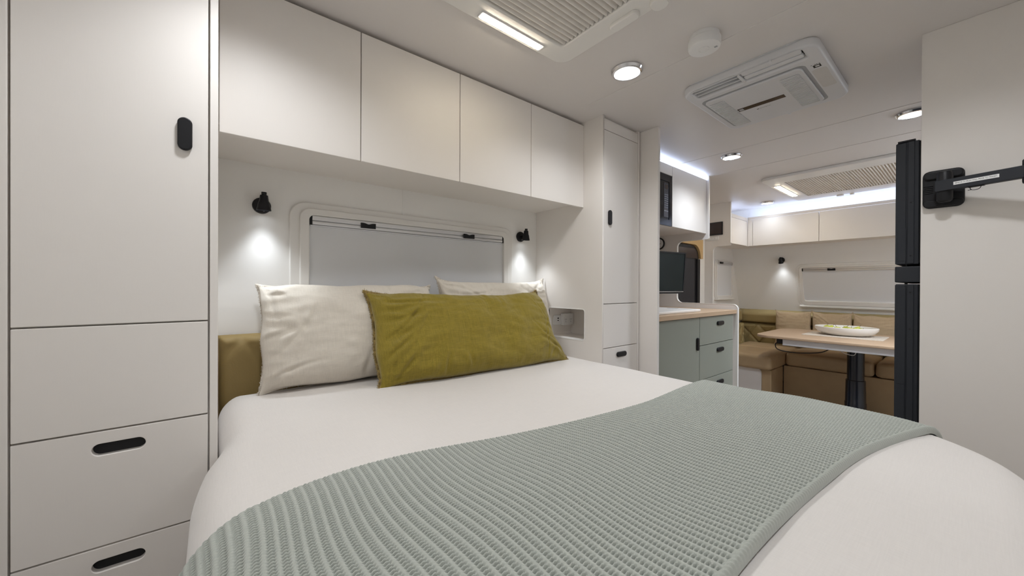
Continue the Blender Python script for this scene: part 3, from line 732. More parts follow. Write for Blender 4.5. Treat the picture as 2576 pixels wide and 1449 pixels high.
# ================================================================== reading lamps
def reading_lamp():
    t = thing('reading_lamp', '', 'lamp', (0, 0, 0), 'black reading lamps', local=True)
    Ry = Matrix.Rotation(PI / 2, 4, 'X')               # lathe axis z -> -y
    lathe('wall_rose', [(0.0290, 0.0), (0.0300, 0.004), (0.0285, 0.010), (0.024, 0.013)], BLACK, t, 32, Ry)
    bm = bmesh.new(); add_lathe(bm, [(0.0075, 0.012), (0.0075, 0.046)], 16, Ry); bmesh.ops.recalc_face_normals(bm, faces=bm.faces)
    bm_obj('arm', bm, BLACK, t, True)
    Ms = Matrix.Translation((0.003, -0.050, 0.006)) @ Matrix.Rotation(math.radians(4), 4, 'X')
    sh = lathe('shade', [(0.0082, 0.036), (0.0082, 0.026), (0.0125, 0.0245), (0.0150, 0.004), (0.0185, -0.004), (0.0185, -0.007), (0.0235, -0.030), (0.0222, -0.030), (0.016, -0.004), (0.010, 0.004)], BLACK, t, 32, Ms, False)
    lathe('switch_button', [(0.005, 0.0), (0.005, 0.004), (0.003, 0.005)], GREYP, t, 12, Matrix.Translation((0.006, -0.011, -0.017)) @ Ry)
    lathe('bulb', [(0.0155, -0.012), (0.0155, -0.0125)], L_READ, t, 20, Ms)
    beam('lamp_beam', t, W_READ, 88, (0.003, -0.052, -0.022), (math.radians(-9), 0, 0), (0.88, 0.94, 1.0), 0.02)
    return t
l1 = reading_lamp(); l1.location = (0.143, D, 1.418); l1['label'] = 'black reading lamp on the bed wall, nearer the tall wardrobe'
l2 = copy_tree(l1); l2.location = (1.409, D, 1.413); l2.rotation_euler.z = 0.0; l2['label'] = 'black reading lamp on the bed wall beside the narrow wardrobe'
l3 = copy_tree(l1); l3.location = (xend(1.43) - 0.001, 1.314, 1.428); l3.rotation_euler = (th, 0.0, -PI / 2); lamp = [q for q in l3.children if q.type == 'LIGHT'][0]; lamp.data = lamp.data.copy(); lamp.data.energy = W_READ * 0.75; lamp.data.spot_size = math.radians(85); lamp.rotation_euler.x = math.radians(-7)
l3['label'] = 'black reading lamp on the sloping wall above the dinette seat'

# ================================================================== ceiling fittings
def downlight():
    t = thing('downlight', '', 'light', (0, 0, 0), 'round ceiling downlights', local=True)
    lathe('bezel', [(0.061, 0.0), (0.062, -0.006), (0.057, -0.014), (0.050, -0.016), (0.0485, -0.012), (0.0485, -0.002)], CHROME, t, 40, Matrix.Identity(4), False)
    lathe('lens', [(0.0487, -0.0125), (0.030, -0.0145), (0.002, -0.0150)], L_DOWN, t, 40, Matrix.Identity(4), False)
    beam('downlight_beam', t, W_DOWN, 150, (0, 0, -0.022), (0, 0, 0), (0.955, 0.975, 1.0), 0.045)
    return t
d1 = downlight(); d1.location = (1.297, 0.877, H); d1['label'] = 'round chrome-rimmed downlight on the ceiling near the smoke alarm'
for (x, y, lab) in ((2.673, 1.005, 'round downlight on the ceiling in front of the kitchen overhead cupboard'),
                    (4.405, 1.318, 'round downlight on the ceiling in the dinette corner, smallest in view'),
                    (2.700, 0.190, 'round downlight on the ceiling just beyond the fridge, partly hidden'),
                    (1.297, 0.020, 'round fill downlight added out of view above the foot corner of the bed'),  # this lamp and the next three are added out of view as fill
                    (0.10, 0.930, 'round fill downlight added out of view in front of the tall wardrobe'),
                    (0.10, -0.10, 'round fill downlight added out of view straight above the camera'),
                    (3.40, -0.28, 'strong round fill downlight added unseen behind the fridge and partition')):  # added unseen lamp that brightens the whole living end
    c = copy_tree(d1); c.location = (x, y, H); c['label'] = lab
    if x > 2.5:                                # cooler beams at the living end; the added unseen lamp is strongest
        lamp = [q for q in c.children if q.type == 'LIGHT'][0]; lamp.data = lamp.data.copy(); lamp.data.color = (0.84, 0.91, 1.0); lamp.data.energy = W_DOWN * (0.2 if x > 4 else 8.0 if y < -0.2 else 1.25)

def smoke_alarm():
    t = thing('smoke_alarm', 'white round smoke alarm on the bedroom ceiling', 'alarm', (1.338, 0.592, H))
    M = Matrix.Translation((1.332, 0.590, H)) @ Matrix.Rotation(PI, 4, 'X')
    lathe('mounting_base', [(0.047, 0.0), (0.048, 0.006), (0.047, 0.013)], PLAST, t, 40, Matrix.Translation((1.330, 0.590, H)) @ Matrix.Rotation(PI, 4, 'X'))
    lathe('housing', [(0.049, 0.0125), (0.0515, 0.015), (0.0515, 0.036), (0.049, 0.042), (0.042, 0.0448), (0.002, 0.0455)], PLAST, t, 48, M)
    lathe('test_button', [(0.0175, 0.044), (0.0172, 0.0464), (0.0150, 0.0464), (0.0148, 0.0450), (0.001, 0.0462)], PLAST, t, 32, Matrix.Translation((-0.002, 0.001, 0)) @ M)
    plate('indicator', rect(0.553, 0.563, 1.343, 1.350, 0.001), 0.0445, 0.0462, GREYP, FZ(H), t, (), 0.0004)
smoke_alarm()

def hatch(label, bx0, bx1, by0, by1, fx0, fx1, fy0, fy1, sx0, sx1, sy0, sy1, pitch, knob):
    """ceiling hatch: u=Y, v=X on the ceiling plane"""
    M = FZ(H)
    t = thing('roof_hatch', label, 'hatch', ((fx0 + fx1) / 2, (fy0 + fy1) / 2, H))
    plate('hatch_frame', rect(fy0, fy1, fx0, fx1, 0.05), 0.0, 0.022, PLAST2, M, t, [rect(by0, by1, bx0, bx1, 0.012)], 0.006)
    n = max(4, int((by1 - by0 - 0.006) / pitch)); rows = []      # rounded pleats with narrow valleys
    for k in range(8 * n + 1):
        y = by1 - 0.003 - (by1 - by0 - 0.006) * k / (8 * n)
        rows.append((y, H - 0.001 - 0.019 * abs(math.sin(PI * k / 8)) ** 0.75))
    V = np.array([[(x, y, z) for x in (bx0 + 0.002, bx1 - 0.002)] for y, z in rows]).reshape(-1, 3)
    me = grid_mesh('pleated_blind', V, len(rows), 2); mesh_obj('pleated_blind', me, PLEAT, t)
    plate('backing', rect(by0 - 0.004, by1 + 0.004, bx0 - 0.004, bx1 + 0.004), -0.001, 0.001, DARK, M, t, (), 0.0)
    plate('light_housing', rect(sy0 - 0.004, sy1 + 0.004, sx0 - 0.008, sx1 + 0.008, 0.004), 0.020, 0.026, PLAST, M, t, (), 0.002)
    plate('light_strip', rect(sy0, sy1, sx0, sx1, 0.002), 0.024, 0.0285, L_HATCH, M, t, (), 0.001)
    for (cx, cyy, lx, ly) in knob:
        plate('latch', rect(cyy - ly / 2, cyy + ly / 2, cx - lx / 2, cx + lx / 2, min(lx, ly) * 0.42), 0.020, 0.034, PLAST2, M, t, (), 0.004)
    return t
hatch('roof hatch with grey pleated blind and warm light strip above the bed', 0.36, 0.968, 0.36, 0.920, 0.27, 1.052, 0.28, 1.000, 0.655, 0.905, 0.957, 0.980, 0.0178, ((1.020, 0.700, 0.035, 0.10), (1.035, 0.590, 0.05, 0.05)))
hatch('roof hatch with pleated blind over the dinette, far end', 3.60, 4.29, -0.10, 0.960, 3.42, 4.47, -0.24, 1.078, 3.68, 4.18, 1.012, 1.050, 0.0165, ((4.455, 0.76, 0.05, 0.05), (4.46, 0.68, 0.03, 0.03)))

# air conditioner, u=Y v=X on the ceiling
def aircon():
    M = FZ(H)
    t = thing('air_conditioner', 'white ceiling air conditioner with louvre slot, grilles and dark display strip', 'air conditioner', (1.88, 0.57, H))
    plate('body', rect(0.337, 0.810, 1.603, 2.160, 0.045), 0.0, 0.036, ACM, M, t, [rect(0.384, 0.582, 1.612, 1.692, 0.016), rect(0.592, 0.768, 1.612, 1.692, 0.010)], 0.010)
    plate('duct_back', rect(0.372, 0.782, 1.611, 1.700), 0.002, 0.016, DARK, M, t, (), 0.0)
    for k, (u0, u1, v0, v1, w0, w1) in enumerate(((0.387, 0.579, 1.616, 1.645, 0.026, 0.033), (0.387, 0.579, 1.650, 1.676, 0.024, 0.034))):
        plate('louvre', rect(u0, u1, v0, v1, 0.008), w0, w1, ACM, M, t, (), 0.002)
    for v in (1.634, 1.662):
        plate('louvre', rect(0.594, 0.766, v, v + 0.004), 0.012, 0.034, ACM, M, t, (), 0.001)
    plate('panel', rect(0.412, 0.768, 1.733, 2.108, 0.022), 0.034, 0.043, ACM, M, t, (), 0.003)
    plate('panel_groove', rect(0.400, 0.780, 1.722, 2.120, 0.026), 0.0345, 0.0365, GREYP, M, t, (), 0.0005)
    for u0, u1, nm in ((0.427, 0.491, 'a'), (0.699, 0.761, 'b')):
        gb = plate('grille', rect(u0, u1, 1.768, 2.096, 0.006), 0.0425, 0.0436, GREYP, M, t, (), 0.0)
        bm = bmesh.new(); n = 30
        for k in range(n):
            x = 1.768 + 0.328 * (k + 0.5) / n
            add_box(bm, x - 0.0032, x + 0.0032, u0, u1, H - 0.0462, H - 0.0432)
        so = bm_obj('grille_slats', bm, ACM, gb); so['kind'] = 'stuff'
    db = plate('display_strip', rect(0.512, 0.694, 1.906, 1.938), 0.0425, 0.0440, BROWNG, M, t, (), 0.0003)
    plate('display_window', rect(0.672, 0.690, 1.911, 1.933), 0.0437, 0.0445, GREYP, M, db, (), 0.0002)
    MT = M @ Matrix.Translation((0.605, 1.9715, 0.0432)) @ Matrix.Rotation(PI, 4, 'Z')
    mesh_obj('lettering', text_mesh('DOMETIC', 0.0085, 0.044, MT @ Matrix.Translation((0.006, 0, 0))), INK, t)
    plate('emblem', [(-0.030, -0.003), (-0.024, -0.003), (-0.0265, 0.003)], 0.0, 0.0006, INK, MT, t, (), 0.0)
    plate('emblem', [(-0.0245, 0.003), (-0.0185, 0.003), (-0.022, -0.003)], 0.0, 0.0006, INK, MT, t, (), 0.0)
    lb = plate('rating_mark', rect(0.360, 0.383, 1.762, 1.784), 0.0355, 0.0366, INK, M, t, [rect(0.3645, 0.377, 1.767, 1.779)], 0.0002)
    boxes('mark_dots', [(1.755, 1.7575, y, y + 0.003, H - 0.0366, H - 0.0358) for y in (0.360, 0.368, 0.373, 0.384)], INK, lb)
    plate('window_patch', rect(0.350, 0.395, 1.80, 1.985, 0.01), 0.0355, 0.0366, mat('receiver_window', (0.60, 0.59, 0.585), 0.3, var=(20, 0.05)), M, t, (), 0.0003)
    plate('clip', rect(0.55, 0.56, 2.150, 2.166, 0.003), 0.02, 0.038, ACM, M, t, (), 0.001)
    plate('clip', rect(0.47, 0.478, 1.598, 1.612, 0.002), 0.03, 0.038, ACM, M, t, (), 0.001)
aircon()

# ================================================================== kitchen
KF = 1.111
t = thing('kitchen_cabinet', 'sage green kitchen base cabinet with black pill handles under the timber bench', 'cabinet', (2.45, KF, 0))
box('carcass', 1.905, K - 0.002, KF + 0.019, 1.79, 0.08, 0.928, LAM, t)
box('plinth', 1.905, K - 0.002, KF + 0.06, KF + 0.075, 0.0, 0.08, BLACK, t)
d = box('door', 1.906, 2.4655, KF, KF + 0.018, 0.10, 0.9255, SAGE, t); pill_handle(d, FY(KF), 2.430, 0.755, 0.082, 0.022, True, 0.012)
for z0, z1, zh in ((0.740, 0.9255, 0.873), (0.5135, 0.736, 0.689), (0.288, 0.510, 0.462), (0.10, 0.2845, 0.240)):
    d = box('drawer', 2.4695, K - 0.012, KF, KF + 0.018, z0, z1, SAGE, t); pill_handle(d, FY(KF), 2.772, zh, 0.098, 0.028, False, 0.012)
box('end_filler', K - 0.0095, K - 0.0005, KF + 0.002, KF + 0.018, 0.1, 0.928, LAM, t, 0.0005)
tag(box('benchtop', 1.904, K - 0.0005, 1.092, YS - 0.001, 0.929, 0.957, BENCH, None, 0.002), 'pale timber kitchen benchtop above the sage green cabinet', 'benchtop')
t = thing('sink_cover', 'flat white sink cover lying on the timber benchtop', 'sink cover', (2.25, 1.32, 0.957))
plate('cover_sheet', rect(1.93, 2.585, 1.152, 1.50, 0.02), 0.0, 0.016, CERAM, FT(0.9575), t, (), 0.004)
plate('finger_hole', rect(2.50, 2.53, 1.28, 1.36, 0.014), 0.0155, 0.0168, GREYP, FT(0.9575), t, (), 0.0003)

KO = 1.312
t = thing('overhead_cupboard', 'white kitchen overhead cupboard beside the black microwave', 'cupboard', (2.75, KO, 1.545))
box('carcass', 2.488, K - 0.001, KO + 0.018, YS - 0.001, 1.560, 1.950, LAM, t)
box('door', 2.4885, K - 0.011, KO, KO + 0.017, 1.543, 1.964, LAM, t)
box('end_filler', K - 0.009, K - 0.0005, KO + 0.003, KO + 0.018, 1.543, 1.964, LAM, t, 0.0005)
t = thing('microwave_housing', 'white overhead housing above and below the black microwave', 'cupboard', (2.2, KO, 1.545))
box('top_panel', 1.905, 2.4855, KO, KO + 0.017, 1.893, 1.964, LAM, t)
box('carcass_top', 1.905, 2.487, KO + 0.018, YS - 0.001, 1.90, 1.950, LAM, t)
box('shelf', 1.905, 2.487, KO + 0.018, YS - 0.001, 1.545, 1.562, LAM, t)
t = thing('microwave', 'black built-in microwave with keypad, over the kitchen bench', 'microwave', (2.2, KO, 1.563))
box('body', 1.95, 2.47, KO + 0.02, 1.70, 1.564, 1.880, BLACK, t)
plate('trim_frame', rect(1.905, 2.486, 1.543, 1.891), 0.0, 0.010, GLASSB, FY(KO + 0.012), t, [rect(1.95, 2.452, 1.585, 1.845)], 0.001)
plate('front_glass', rect(1.945, 2.457, 1.580, 1.850), -0.004, 0.006, GLASSB, FY(KO + 0.012), t, (), 0.001)
M = FY(KO + 0.006)
kp = plate('keypad', rect(2.385, 2.445, 1.60, 1.835, 0.002), 0.0, 0.0012, mat('keypad_film', (0.03, 0.034, 0.05), 0.25, var=(20, 0.1)), M, t, (), 0.0002)
lst = []
for r_ in range(7):
    for c_ in range(3):
        x = 2.395 + c_ * 0.0165; z = 1.665 + r_ * 0.0145
        lst.append((x, x + 0.009, KO + 0.0042, KO + 0.005, z, z + 0.0045))
for x in (2.392, 2.410, 2.428): lst.append((x, x + 0.012, KO + 0.0042, KO + 0.005, 1.640, 1.646))
boxes('key_print', lst, KEYS, kp)
plate('display', rect(2.398, 2.436, 1.795, 1.822), 0.001, 0.0016, BROWNG, M, kp, (), 0.0001)

# television on the bench wall
t = thing('television', 'small black television on a swing bracket above the timber bench', 'television', (0, 0, 0), None, local=True)
dv = Vector((0.9755, -0.22, 0)).normalized(); nv_ = Vector((dv.y, -dv.x, 0))        # toward the room
ctr = Vector((2.850, 1.402, 1.2305)) - dv * 0.275
Rt = Matrix(((dv.x, -nv_.x, 0, ctr.x), (dv.y, -nv_.y, 0, ctr.y), (0, 0, 1, ctr.z), (0, 0, 0, 1))) @ Matrix.Rotation(math.radians(4), 4, 'X')
t.matrix_world = Rt
box('housing', -0.275, 0.275, 0.0, 0.035, -0.158, 0.158, BLACK, t, 0.004)
plate('bezel', rect(-0.275, 0.275, -0.158, 0.158, 0.004), 0.0, 0.006, BLACK, FY(0.0), t, [rect(-0.264, 0.264, -0.136, 0.147)], 0.0015)
plate('screen', rect(-0.266, 0.266, -0.138, 0.149), 0.0, 0.002, SCREEN, FY(0.0), t, (), 0.0)
plate('lower_trim', rect(-0.270, 0.268, -0.145, -0.141), 0.0055, 0.0072, CHROME, FY(0.0), t, (), 0.0004)
box('bracket_arm', -0.10, -0.06, 0.034, 0.30, -0.02, 0.02, BLACK, t, 0.004)

t = thing('wall_clock', 'round black-rimmed wall clock above the television, half hidden', 'clock', (K, 1.706, 1.498))
MC = Matrix.Translation((K, 1.706, 1.497)) @ Matrix.Rotation(-PI / 2, 4, 'Y')
lathe('rim', [(0.050, 0.0), (0.052, 0.010), (0.048, 0.016), (0.042, 0.014), (0.040, 0.006), (0.040, 0.001)], BLACK, t, 40, MC, False)
lathe('dial', [(0.041, 0.001), (0.041, 0.005), (0.001, 0.005)], PLAST, t, 40, MC)
boxes('hands', [(K - 0.0075, K - 0.006, 1.7045, 1.7075, 1.49, 1.528), (K - 0.0075, K - 0.006, 1.690, 1.706, 1.4955, 1.4985)], BLACK, t)

# cove light strips, glowing at the top front of the overhead cupboards
tag(box('led_strip', 1.91, K - 0.006, KO + 0.006, KO + 0.016, 1.9505 + 0.014, 1.9505 + 0.020, L_COVE, None, 0.0), 'cool white cove light strip on top of the kitchen overhead cupboard', 'light strip', 'cove light strips')

# ================================================================== dinette
DO = 1.545
t = thing('overhead_cupboard', 'white overhead cupboard along the side wall of the dinette', 'cupboard', (4.35, DO, 1.575))
box('carcass', P + 0.020, 4.815, DO + 0.018, YS - 0.001, 1.577, 1.835, LAM, t)
box('front_panel', P + 0.020, 4.5465, DO, DO + 0.017, 1.575, 1.840, LAM, t)
box('pelmet', P + 0.020, 4.5465, DO, DO + 0.017, 1.8435, 1.880, LAM, t)
t = thing('overhead_cupboard', 'long white overhead cupboard across the end wall of the dinette', 'cupboard', (4.56, 0.5, 1.575))
bm = bmesh.new(); add_box(bm, 4.568, 4.82, -0.498, DO - 0.001, 1.577, 1.835)
for v in bm.verts:
    if v.co.x > 4.7: v.co.x = xend(v.co.z) - 0.002
bm_obj('carcass', bm, LAM, t)
for a, b in ((-0.498, 0.388), (0.3915, 0.9285), (0.932, 1.4935)): box('door', 4.549, 4.566, a, b, 1.573, 1.8565, LAM, t)
box('corner_filler', 4.549, 4.566, 1.497, DO - 0.0005, 1.573, 1.8565, LAM, t)
box('pelmet', 4.549, 4.566, -0.498, DO - 0.0005, 1.8595, 1.885, LAM, t)
tag(box('led_strip', 4.575, 4.590, -0.49, 1.53, 1.868, 1.876, L_COVE2, None, 0.0), 'cool white cove light strip above the end wall cupboard', 'light strip', 'cove light strips')
tag(box('led_strip', P + 0.03, 4.545, DO + 0.022, DO + 0.036, 1.862, 1.870, L_COVE2, None, 0.0), 'short cool white cove light strip above the dinette side cupboard', 'light strip', 'cove light strips')

# control screen and switches on the dinette partition
t = thing('control_screen', 'small dark control screen on the dinette partition above the switches', 'screen', (P, 1.69, 1.74))
plate('screen_frame', rect(-1.765, -1.618, 1.668, 1.802, 0.003), 0.0, 0.012, BLACK, FX(P), t, (), 0.002)
plate('screen_glass', rect(-1.758, -1.627, 1.680, 1.792), 0.0115, 0.0130, BROWNG, FX(P), t, (), 0.0003)
t = thing('switch_panel', 'white three-rocker switch panel below the dark control screen', 'switch', (P, 1.70, 1.635))
plate('switch_plate', rect(-1.775, -1.657, 1.616, 1.656, 0.008), 0.0, 0.010, PLAST, FX(P), t, (), 0.003)
for u in (-1.755, -1.727, -1.700): plate('rocker', rect(u, u + 0.018, 1.627, 1.647, 0.003), 0.009, 0.014, PLAST, FX(P), t, (), 0.001)

# seats
def cushion_block(name, x0, x1, y0, y1, z0, z1, m, parent, r=0.03, crown=0.012, seed=1, n=26):
    """soft rounded block with a crowned top"""
    bm = bmesh.new(); add_box(bm, x0, x1, y0, y1, z0, z1)
    bmesh.ops.subdivide_edges(bm, edges=bm.edges[:], cuts=n, use_grid_fill=True)
    cx, cyy, cz = (x0 + x1) / 2, (y0 + y1) / 2, (z0 + z1) / 2; hx, hy, hz = (x1 - x0) / 2, (y1 - y0) / 2, (z1 - z0) / 2
    for v in bm.verts:
        p = v.co - Vector((cx, cyy, cz)); q = Vector((max(-hx + r, min(hx - r, p.x)), max(-hy + r, min(hy - r, p.y)), max(-hz + r, min(hz - r, p.z))))
        d = p - q
        if d.length > 1e-6: p = q + d.normalized() * min(r, max(abs(d.x), abs(d.y), abs(d.z)))
        fx, fy = p.x / hx, p.y / hy
        if p.z > 0: p.z += crown * (1 - fx ** 4) * (1 - fy ** 4)
        nn = nz3(p.x * 6 + seed, p.y * 6, p.z * 9) * 0.006 + nz3(p.x * 17, p.y * 17 + seed, p.z * 20) * 0.002
        if d.length > 1e-6: p += d.normalized() * nn
        v.co = p + Vector((cx, cyy, cz))
    return bm_obj(name, bm, m, parent, True)
t = thing('dinette_bench', 'tan upholstered dinette side seat with overhanging cushion', 'seat', (4.4, 1.45, 0), 'tan dinette seats')
box('seat_base', P + 0.022, 4.472, 1.19, 1.70, 0.0, 0.335, SEAT, t, 0.006)
cushion_block('seat_cushion', 4.055, 4.62, 1.172, 1.715, 0.337, 0.475, SEAT, t, 0.035, 0.010, 3)
quilted('backrest', FY(YS), P + 0.02, 4.985, 0.44, 0.705, 0.004, 0.085, SEATL, t, (0.115, 0.20), (4.20, 0.47), 0.012, 0.02, 150, 50)
quilted('top_bolster', FY(YS), P + 0.02, 4.955, 0.715, 0.872, 0.004, 0.080, SEATL, t, None, (0, 0), 0, 0.04, 60, 24)
t = thing('dinette_bench', 'long tan upholstered dinette seat along the sloping end wall', 'seat', (4.8, 0.4, 0), 'tan dinette seats')
box('seat_base', 4.475, 5.10, -0.49, 1.188, 0.0, 0.342, SEAT, t, 0.006)
cushion_block('seat_cushion', 4.452, 5.10, -0.49, 0.52, 0.346, 0.478, SEAT, t, 0.035, 0.008, 9)
cushion_block('seat_cushion', 4.452, 5.10, 0.53, 1.170, 0.346, 0.478, SEAT, t, 0.035, 0.010, 5)
cushion_block('seat_cushion', 4.625, 5.10, 1.172, 1.712, 0.337, 0.474, SEAT, t, 0.03, 0.006, 6)
quilted('backrest', ME, -1.793, 0.48, 0.452 * vs, 0.712 * vs, 0.004, 0.085, SEATL, t, (0.19, 0.26), (-1.60, 0.48 * vs), 0.014, 0.022, 300, 50)
quilted('top_bolster', ME, -1.793, 0.48, 0.722 * vs, 0.866 * vs, 0.004, 0.088, SEATL, t, None, (0, 0), 0, 0.045, 80, 26)

for k, (y, lab, rz, hh) in enumerate(((1.222, 'tan square cushion at the corner end of the dinette seat', 0.02, 0.39),
                                     (0.897, 'tan square cushion in the middle of the three behind the fruit bowl', -0.03, 0.39),
                                     (0.575, 'tan square cushion nearest the fridge on the dinette seat', 0.04, 0.385))):
    pillow('cushion', lab, 'cushion', 0.335, hh, 0.11, 40 + k, CUSH, CUSH, (4.915, y, 0.492), -PI / 2 + rz, -0.0 + 0.02, 0.018, 0.004, 0.012, 'tan dinette cushions', None, 0.0, True, 9)

# table
t = thing('dinette_table', 'pale timber dinette table on a black pedestal column', 'table', (4.22, 0.61, 0))
TZ = 0.70
plate('tabletop', rpoly([(3.81, -0.10), (4.68, -0.10), (4.68, 1.245), (3.81, 1.245)], [0.05, 0.05, 0.16, 0.13], 10), TZ - 0.022, TZ, TABLEM, FT(0.0), t, (), 0.004)
lathe('column', [(0.056, 0.335), (0.056, 0.655)], NAVY, t, 40, Matrix.Translation((4.22, 0.612, 0)))
lathe('outer_sleeve', [(0.10, 0.0), (0.10, 0.012), (0.070, 0.016), (0.070, 0.160), (0.067, 0.166), (0.064, 0.345), (0.060, 0.350), (0.056, 0.350)], NAVY, t, 40, Matrix.Translation((4.22, 0.612, 0)))
box('mounting_plate', 4.08, 4.36, 0.47, 0.75, 0.655, TZ - 0.0225, BLACK, t, 0.004)
box('edge_rail', 3.848, 3.872, -0.05, 1.030, 0.624, TZ - 0.0225, RAIL, t, 0.002)
box('rail_bracket', 3.842, 3.878, 1.031, 1.072, 0.636, TZ - 0.0225, BLACK, t, 0.004)
tube('cable', smooth_path([(3.86, 1.06, 0.65), (3.86, 1.085, 0.625), (3.87, 1.075, 0.585), (3.90, 1.02, 0.565), (3.95, 0.92, 0.560), (4.02, 0.80, 0.575), (4.10, 0.74, 0.62), (4.12, 0.72, 0.655)]), 0.004, BLACK, t)
tube('white_cable', smooth_path([(4.150, 0.625, 0.652), (4.140, 0.600, 0.60), (4.130, 0.612, 0.565), (4.130, 0.660, 0.570), (4.135, 0.69, 0.585)]), 0.003, PLAST, t)

tag(plate('placemat', rect(4.13, 4.50, 0.44, 0.965, 0.01), 0.0, 0.004, MAT_, FT(TZ), None, (), 0.001), 'pale woven placemat on the dinette table under the bowl', 'placemat')
BC = Vector((4.355, 0.70, TZ + 0.0045))
MB = Matrix.Translation(BC) @ Matrix.Diagonal((0.80, 1.0, 1.0, 1.0))
t = thing('fruit_bowl', 'wide shallow white bowl of pears on the dinette table', 'bowl', tuple(BC))
lathe('bowl', [(0.115, 0.0), (0.150, 0.006), (0.190, 0.026), (0.212, 0.052), (0.214, 0.072), (0.210, 0.075), (0.205, 0.071), (0.202, 0.054), (0.180, 0.030), (0.140, 0.014), (0.002, 0.011)], CERAM, t, 64, MB)
def pear():
    t = thing('pear', '', 'pear', (0, 0, 0), 'yellow-green pears in the white bowl', local=True)
    lathe('flesh', [(0.002, -0.040), (0.014, -0.038), (0.026, -0.029), (0.031, -0.014), (0.029, 0.002), (0.021, 0.018), (0.014, 0.030), (0.009, 0.038), (0.002, 0.041)], PEAR, t, 20)
    tube('stem', smooth_path([(0, 0, 0.039), (0.002, 0, 0.052), (0.008, 0, 0.064)], 3), [0.0016] * 6 + [0.0022], STEM, t, 6)
    return t
p0 = pear(); rnd = random.Random(4)
spots = [(-0.02, 0.105, 1.0, 0.5), (-0.05, 0.045, 0.7, 2.2), (0.05, 0.060, 1.3, 4.0), (0.0, 0.0, 1.1, 5.2), (-0.055, -0.030, 0.9, 1.0), (0.06, -0.020, 1.2, 3.0), (-0.01, -0.072, 0.8, 0.2), (0.045, -0.095, 1.3, 2.0), (-0.03, -0.132, 1.2, 4.4), (0.03, 0.135, 1.3, 1.5)]
places = ['at the corner-seat end of the bowl', 'with the tallest curved stem', 'low at the window-side edge beside it', 'in the very middle of the bowl', 'on the room-side of the middle', 'behind the middle pear', 'with an upright dark stem right of the middle', 'low at the back toward the fridge', 'at the fridge end of the bowl', 'half sunk at the corner-seat end, behind']
for k, (dx, dy, tilt, rz) in enumerate(spots):
    c = p0 if k == 0 else copy_tree(p0)
    c.location = BC + Vector((dx, dy, 0.046 + 0.008 * math.cos(k * 2.1))); c.rotation_euler = (tilt * 0.75, 0, rz); c.scale = (0.86, 0.86, 0.86); c['label'] = 'yellow-green pear ' + places[k]

# ================================================================== fridge and the bracket on the partition
t = thing('fridge', 'tall black two-door fridge seen edge-on past the partition', 'fridge', (2.2, 0.0, 0))
FXN = 1.933
box('cabinet', FXN + 0.012, 2.50, -0.48, 0.108, 0.02, 1.635, CHAR, t, 0.003)
box('control_panel', FXN, 2.50, 0.110, 0.177, 1.142, 1.199, CHAR, t, 0.003)
for z0, z1 in ((1.2065, 1.645), (0.06, 1.1355)):
    dd = thing  # readable alias not used further
    bmx = box('door', FXN + 0.004, 2.50, 0.118, 0.176, z0, z1, CHAR, t, 0.003)
    box('edge_strip', FXN, FXN + 0.006, 0.1505, 0.1765, z0 + 0.001, z1 - 0.003, CHAR, bmx, 0.0015)
    box('edge_strip', FXN, FXN + 0.006, 0.1300, 0.1465, z0 + 0.003, z1 - 0.001, CHAR, bmx, 0.0015)
    box('door_seal', FXN + 0.002, 2.48, 0.1085, 0.118, z0 + 0.004, z1 - 0.004, BLACK, bmx, 0.001)
    zz = z0 + 0.03 if z0 > 1 else z1 - 0.03
    for zk in (zz, (z0 + z1) / 2 if z0 > 1 else z1 - 0.16):
        lathe('screw', [(0.0028, 0.0), (0.0028, 0.0012), (0.0012, 0.0006)], BLACK, bmx, 12, Matrix.Translation((FXN, 0.138, zk)) @ Matrix.Rotation(-PI / 2, 4, 'Y'))
    plate('handle_cover', rect(-0.1700, -0.1500, z0 + 0.012 if z0 > 1 else z1 - 0.36, z0 + 0.13 if z0 > 1 else z1 - 0.012, 0.001), 0.0, 0.0012, CHAR, FX(FXN), bmx, (), 0.0005)
box('top_hinge', FXN + 0.001, FXN + 0.05, 0.128, 0.172, 1.645, 1.651, BLACK, t, 0.001)
lathe('hinge_pin', [(0.004, 1.1355), (0.004, 1.2065)], BLACK, t, 12, Matrix.Translation((FXN + 0.02, 0.150, 0)))

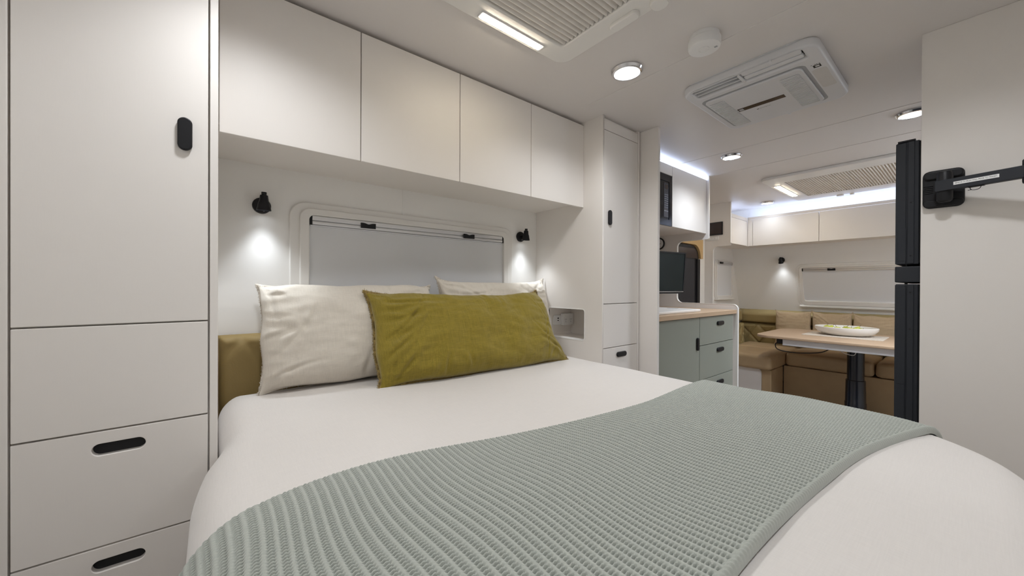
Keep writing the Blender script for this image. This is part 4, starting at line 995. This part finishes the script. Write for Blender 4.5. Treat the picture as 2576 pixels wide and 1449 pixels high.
t = thing('tv_bracket', 'black swing arm television bracket on the white partition, with label', 'bracket', (XP, 0.06, 1.45))
M = FX(XP)
plate('wall_plate', rect(-0.108, -0.016, 1.390, 1.516, 0.018), 0.0, 0.016, BLACK, M, t, (), 0.006)
plate('plate_ridge', rect(-0.106, -0.018, 1.484, 1.513, 0.012), 0.014, 0.022, BLACK, M, t, (), 0.005)
plate('plate_ridge', rect(-0.106, -0.018, 1.393, 1.415, 0.009), 0.014, 0.022, BLACK, M, t, (), 0.003)
for z in (1.440, 1.446, 1.452, 1.458, 1.464): plate('plate_rib', rect(-0.106, -0.084, z, z + 0.0022), 0.015, 0.0185, BLACK, M, t, (), 0.0005)
kx, ky = 1.858, 0.058
lathe('knuckle', [(0.012, 1.402), (0.017, 1.406), (0.0185, 1.412), (0.0185, 1.494), (0.015, 1.501), (0.006, 1.504)], BLACK, t, 28, Matrix.Translation((kx, ky, 0)))
box('knuckle_block', kx, XP - 0.014, ky - 0.016, ky + 0.016, 1.412, 1.494, BLACK, t, 0.004)
# arm swings a little away from the wall
ad = Vector((-math.sin(math.radians(18)), -math.cos(math.radians(18)), 0)); an_ = Vector((-ad.y, ad.x, 0))
if an_.x > 0: an_ = -an_
A0 = Vector((kx - 0.004, ky + 0.004, 0))
MA = Matrix(((ad.x, 0, an_.x, A0.x), (ad.y, 0, an_.y, A0.y), (0, 1, 0, 1.4535), (0, 0, 0, 1)))
arm = plate('arm', rect(-0.012, 0.168, -0.0175, 0.0175, 0.004), -0.004, 0.018, CHAR, MA, t, (), 0.002)
lab = plate('label_strip', rect(0.030, 0.122, -0.0048, 0.0052, 0.0005), 0.0176, 0.0186, PAPER, MA, arm, (), 0.0002)
mesh_obj('lettering', text_mesh('REMOVE TV FROM WALL PRIOR TO TRANSIT', 0.0066, 0.085, MA @ Matrix.Translation((0.076, 0.0002, 0.0188))), INK, arm)
e1 = MA @ Vector((0.176, 0, 0.006))
lathe('knuckle', [(0.010, 1.418), (0.015, 1.421), (0.016, 1.426), (0.016, 1.486), (0.012, 1.491)], BLACK, t, 24, Matrix.Translation((e1.x, e1.y, 0)))
hk = smooth_path([MA @ Vector((0.062, -0.017, 0.008)), MA @ Vector((0.063, -0.024, 0.010)), MA @ Vector((0.068, -0.029, 0.012)), MA @ Vector((0.076, -0.0295, 0.012)), MA @ Vector((0.083, -0.026, 0.011)), MA @ Vector((0.085, -0.017, 0.008))])
tube('cable_tie', hk, 0.0009, BLACK, t, 6)
tube('cable_tie', [MA @ Vector((0.0655, -0.028, 0.0115)), MA @ Vector((0.060, -0.0285, 0.016))], 0.0009, BLACK, t, 6)
plate('tie_slot', rect(0.058, 0.090, -0.0195, -0.017), 0.0, 0.010, BLACK, MA, arm, (), 0.0005)
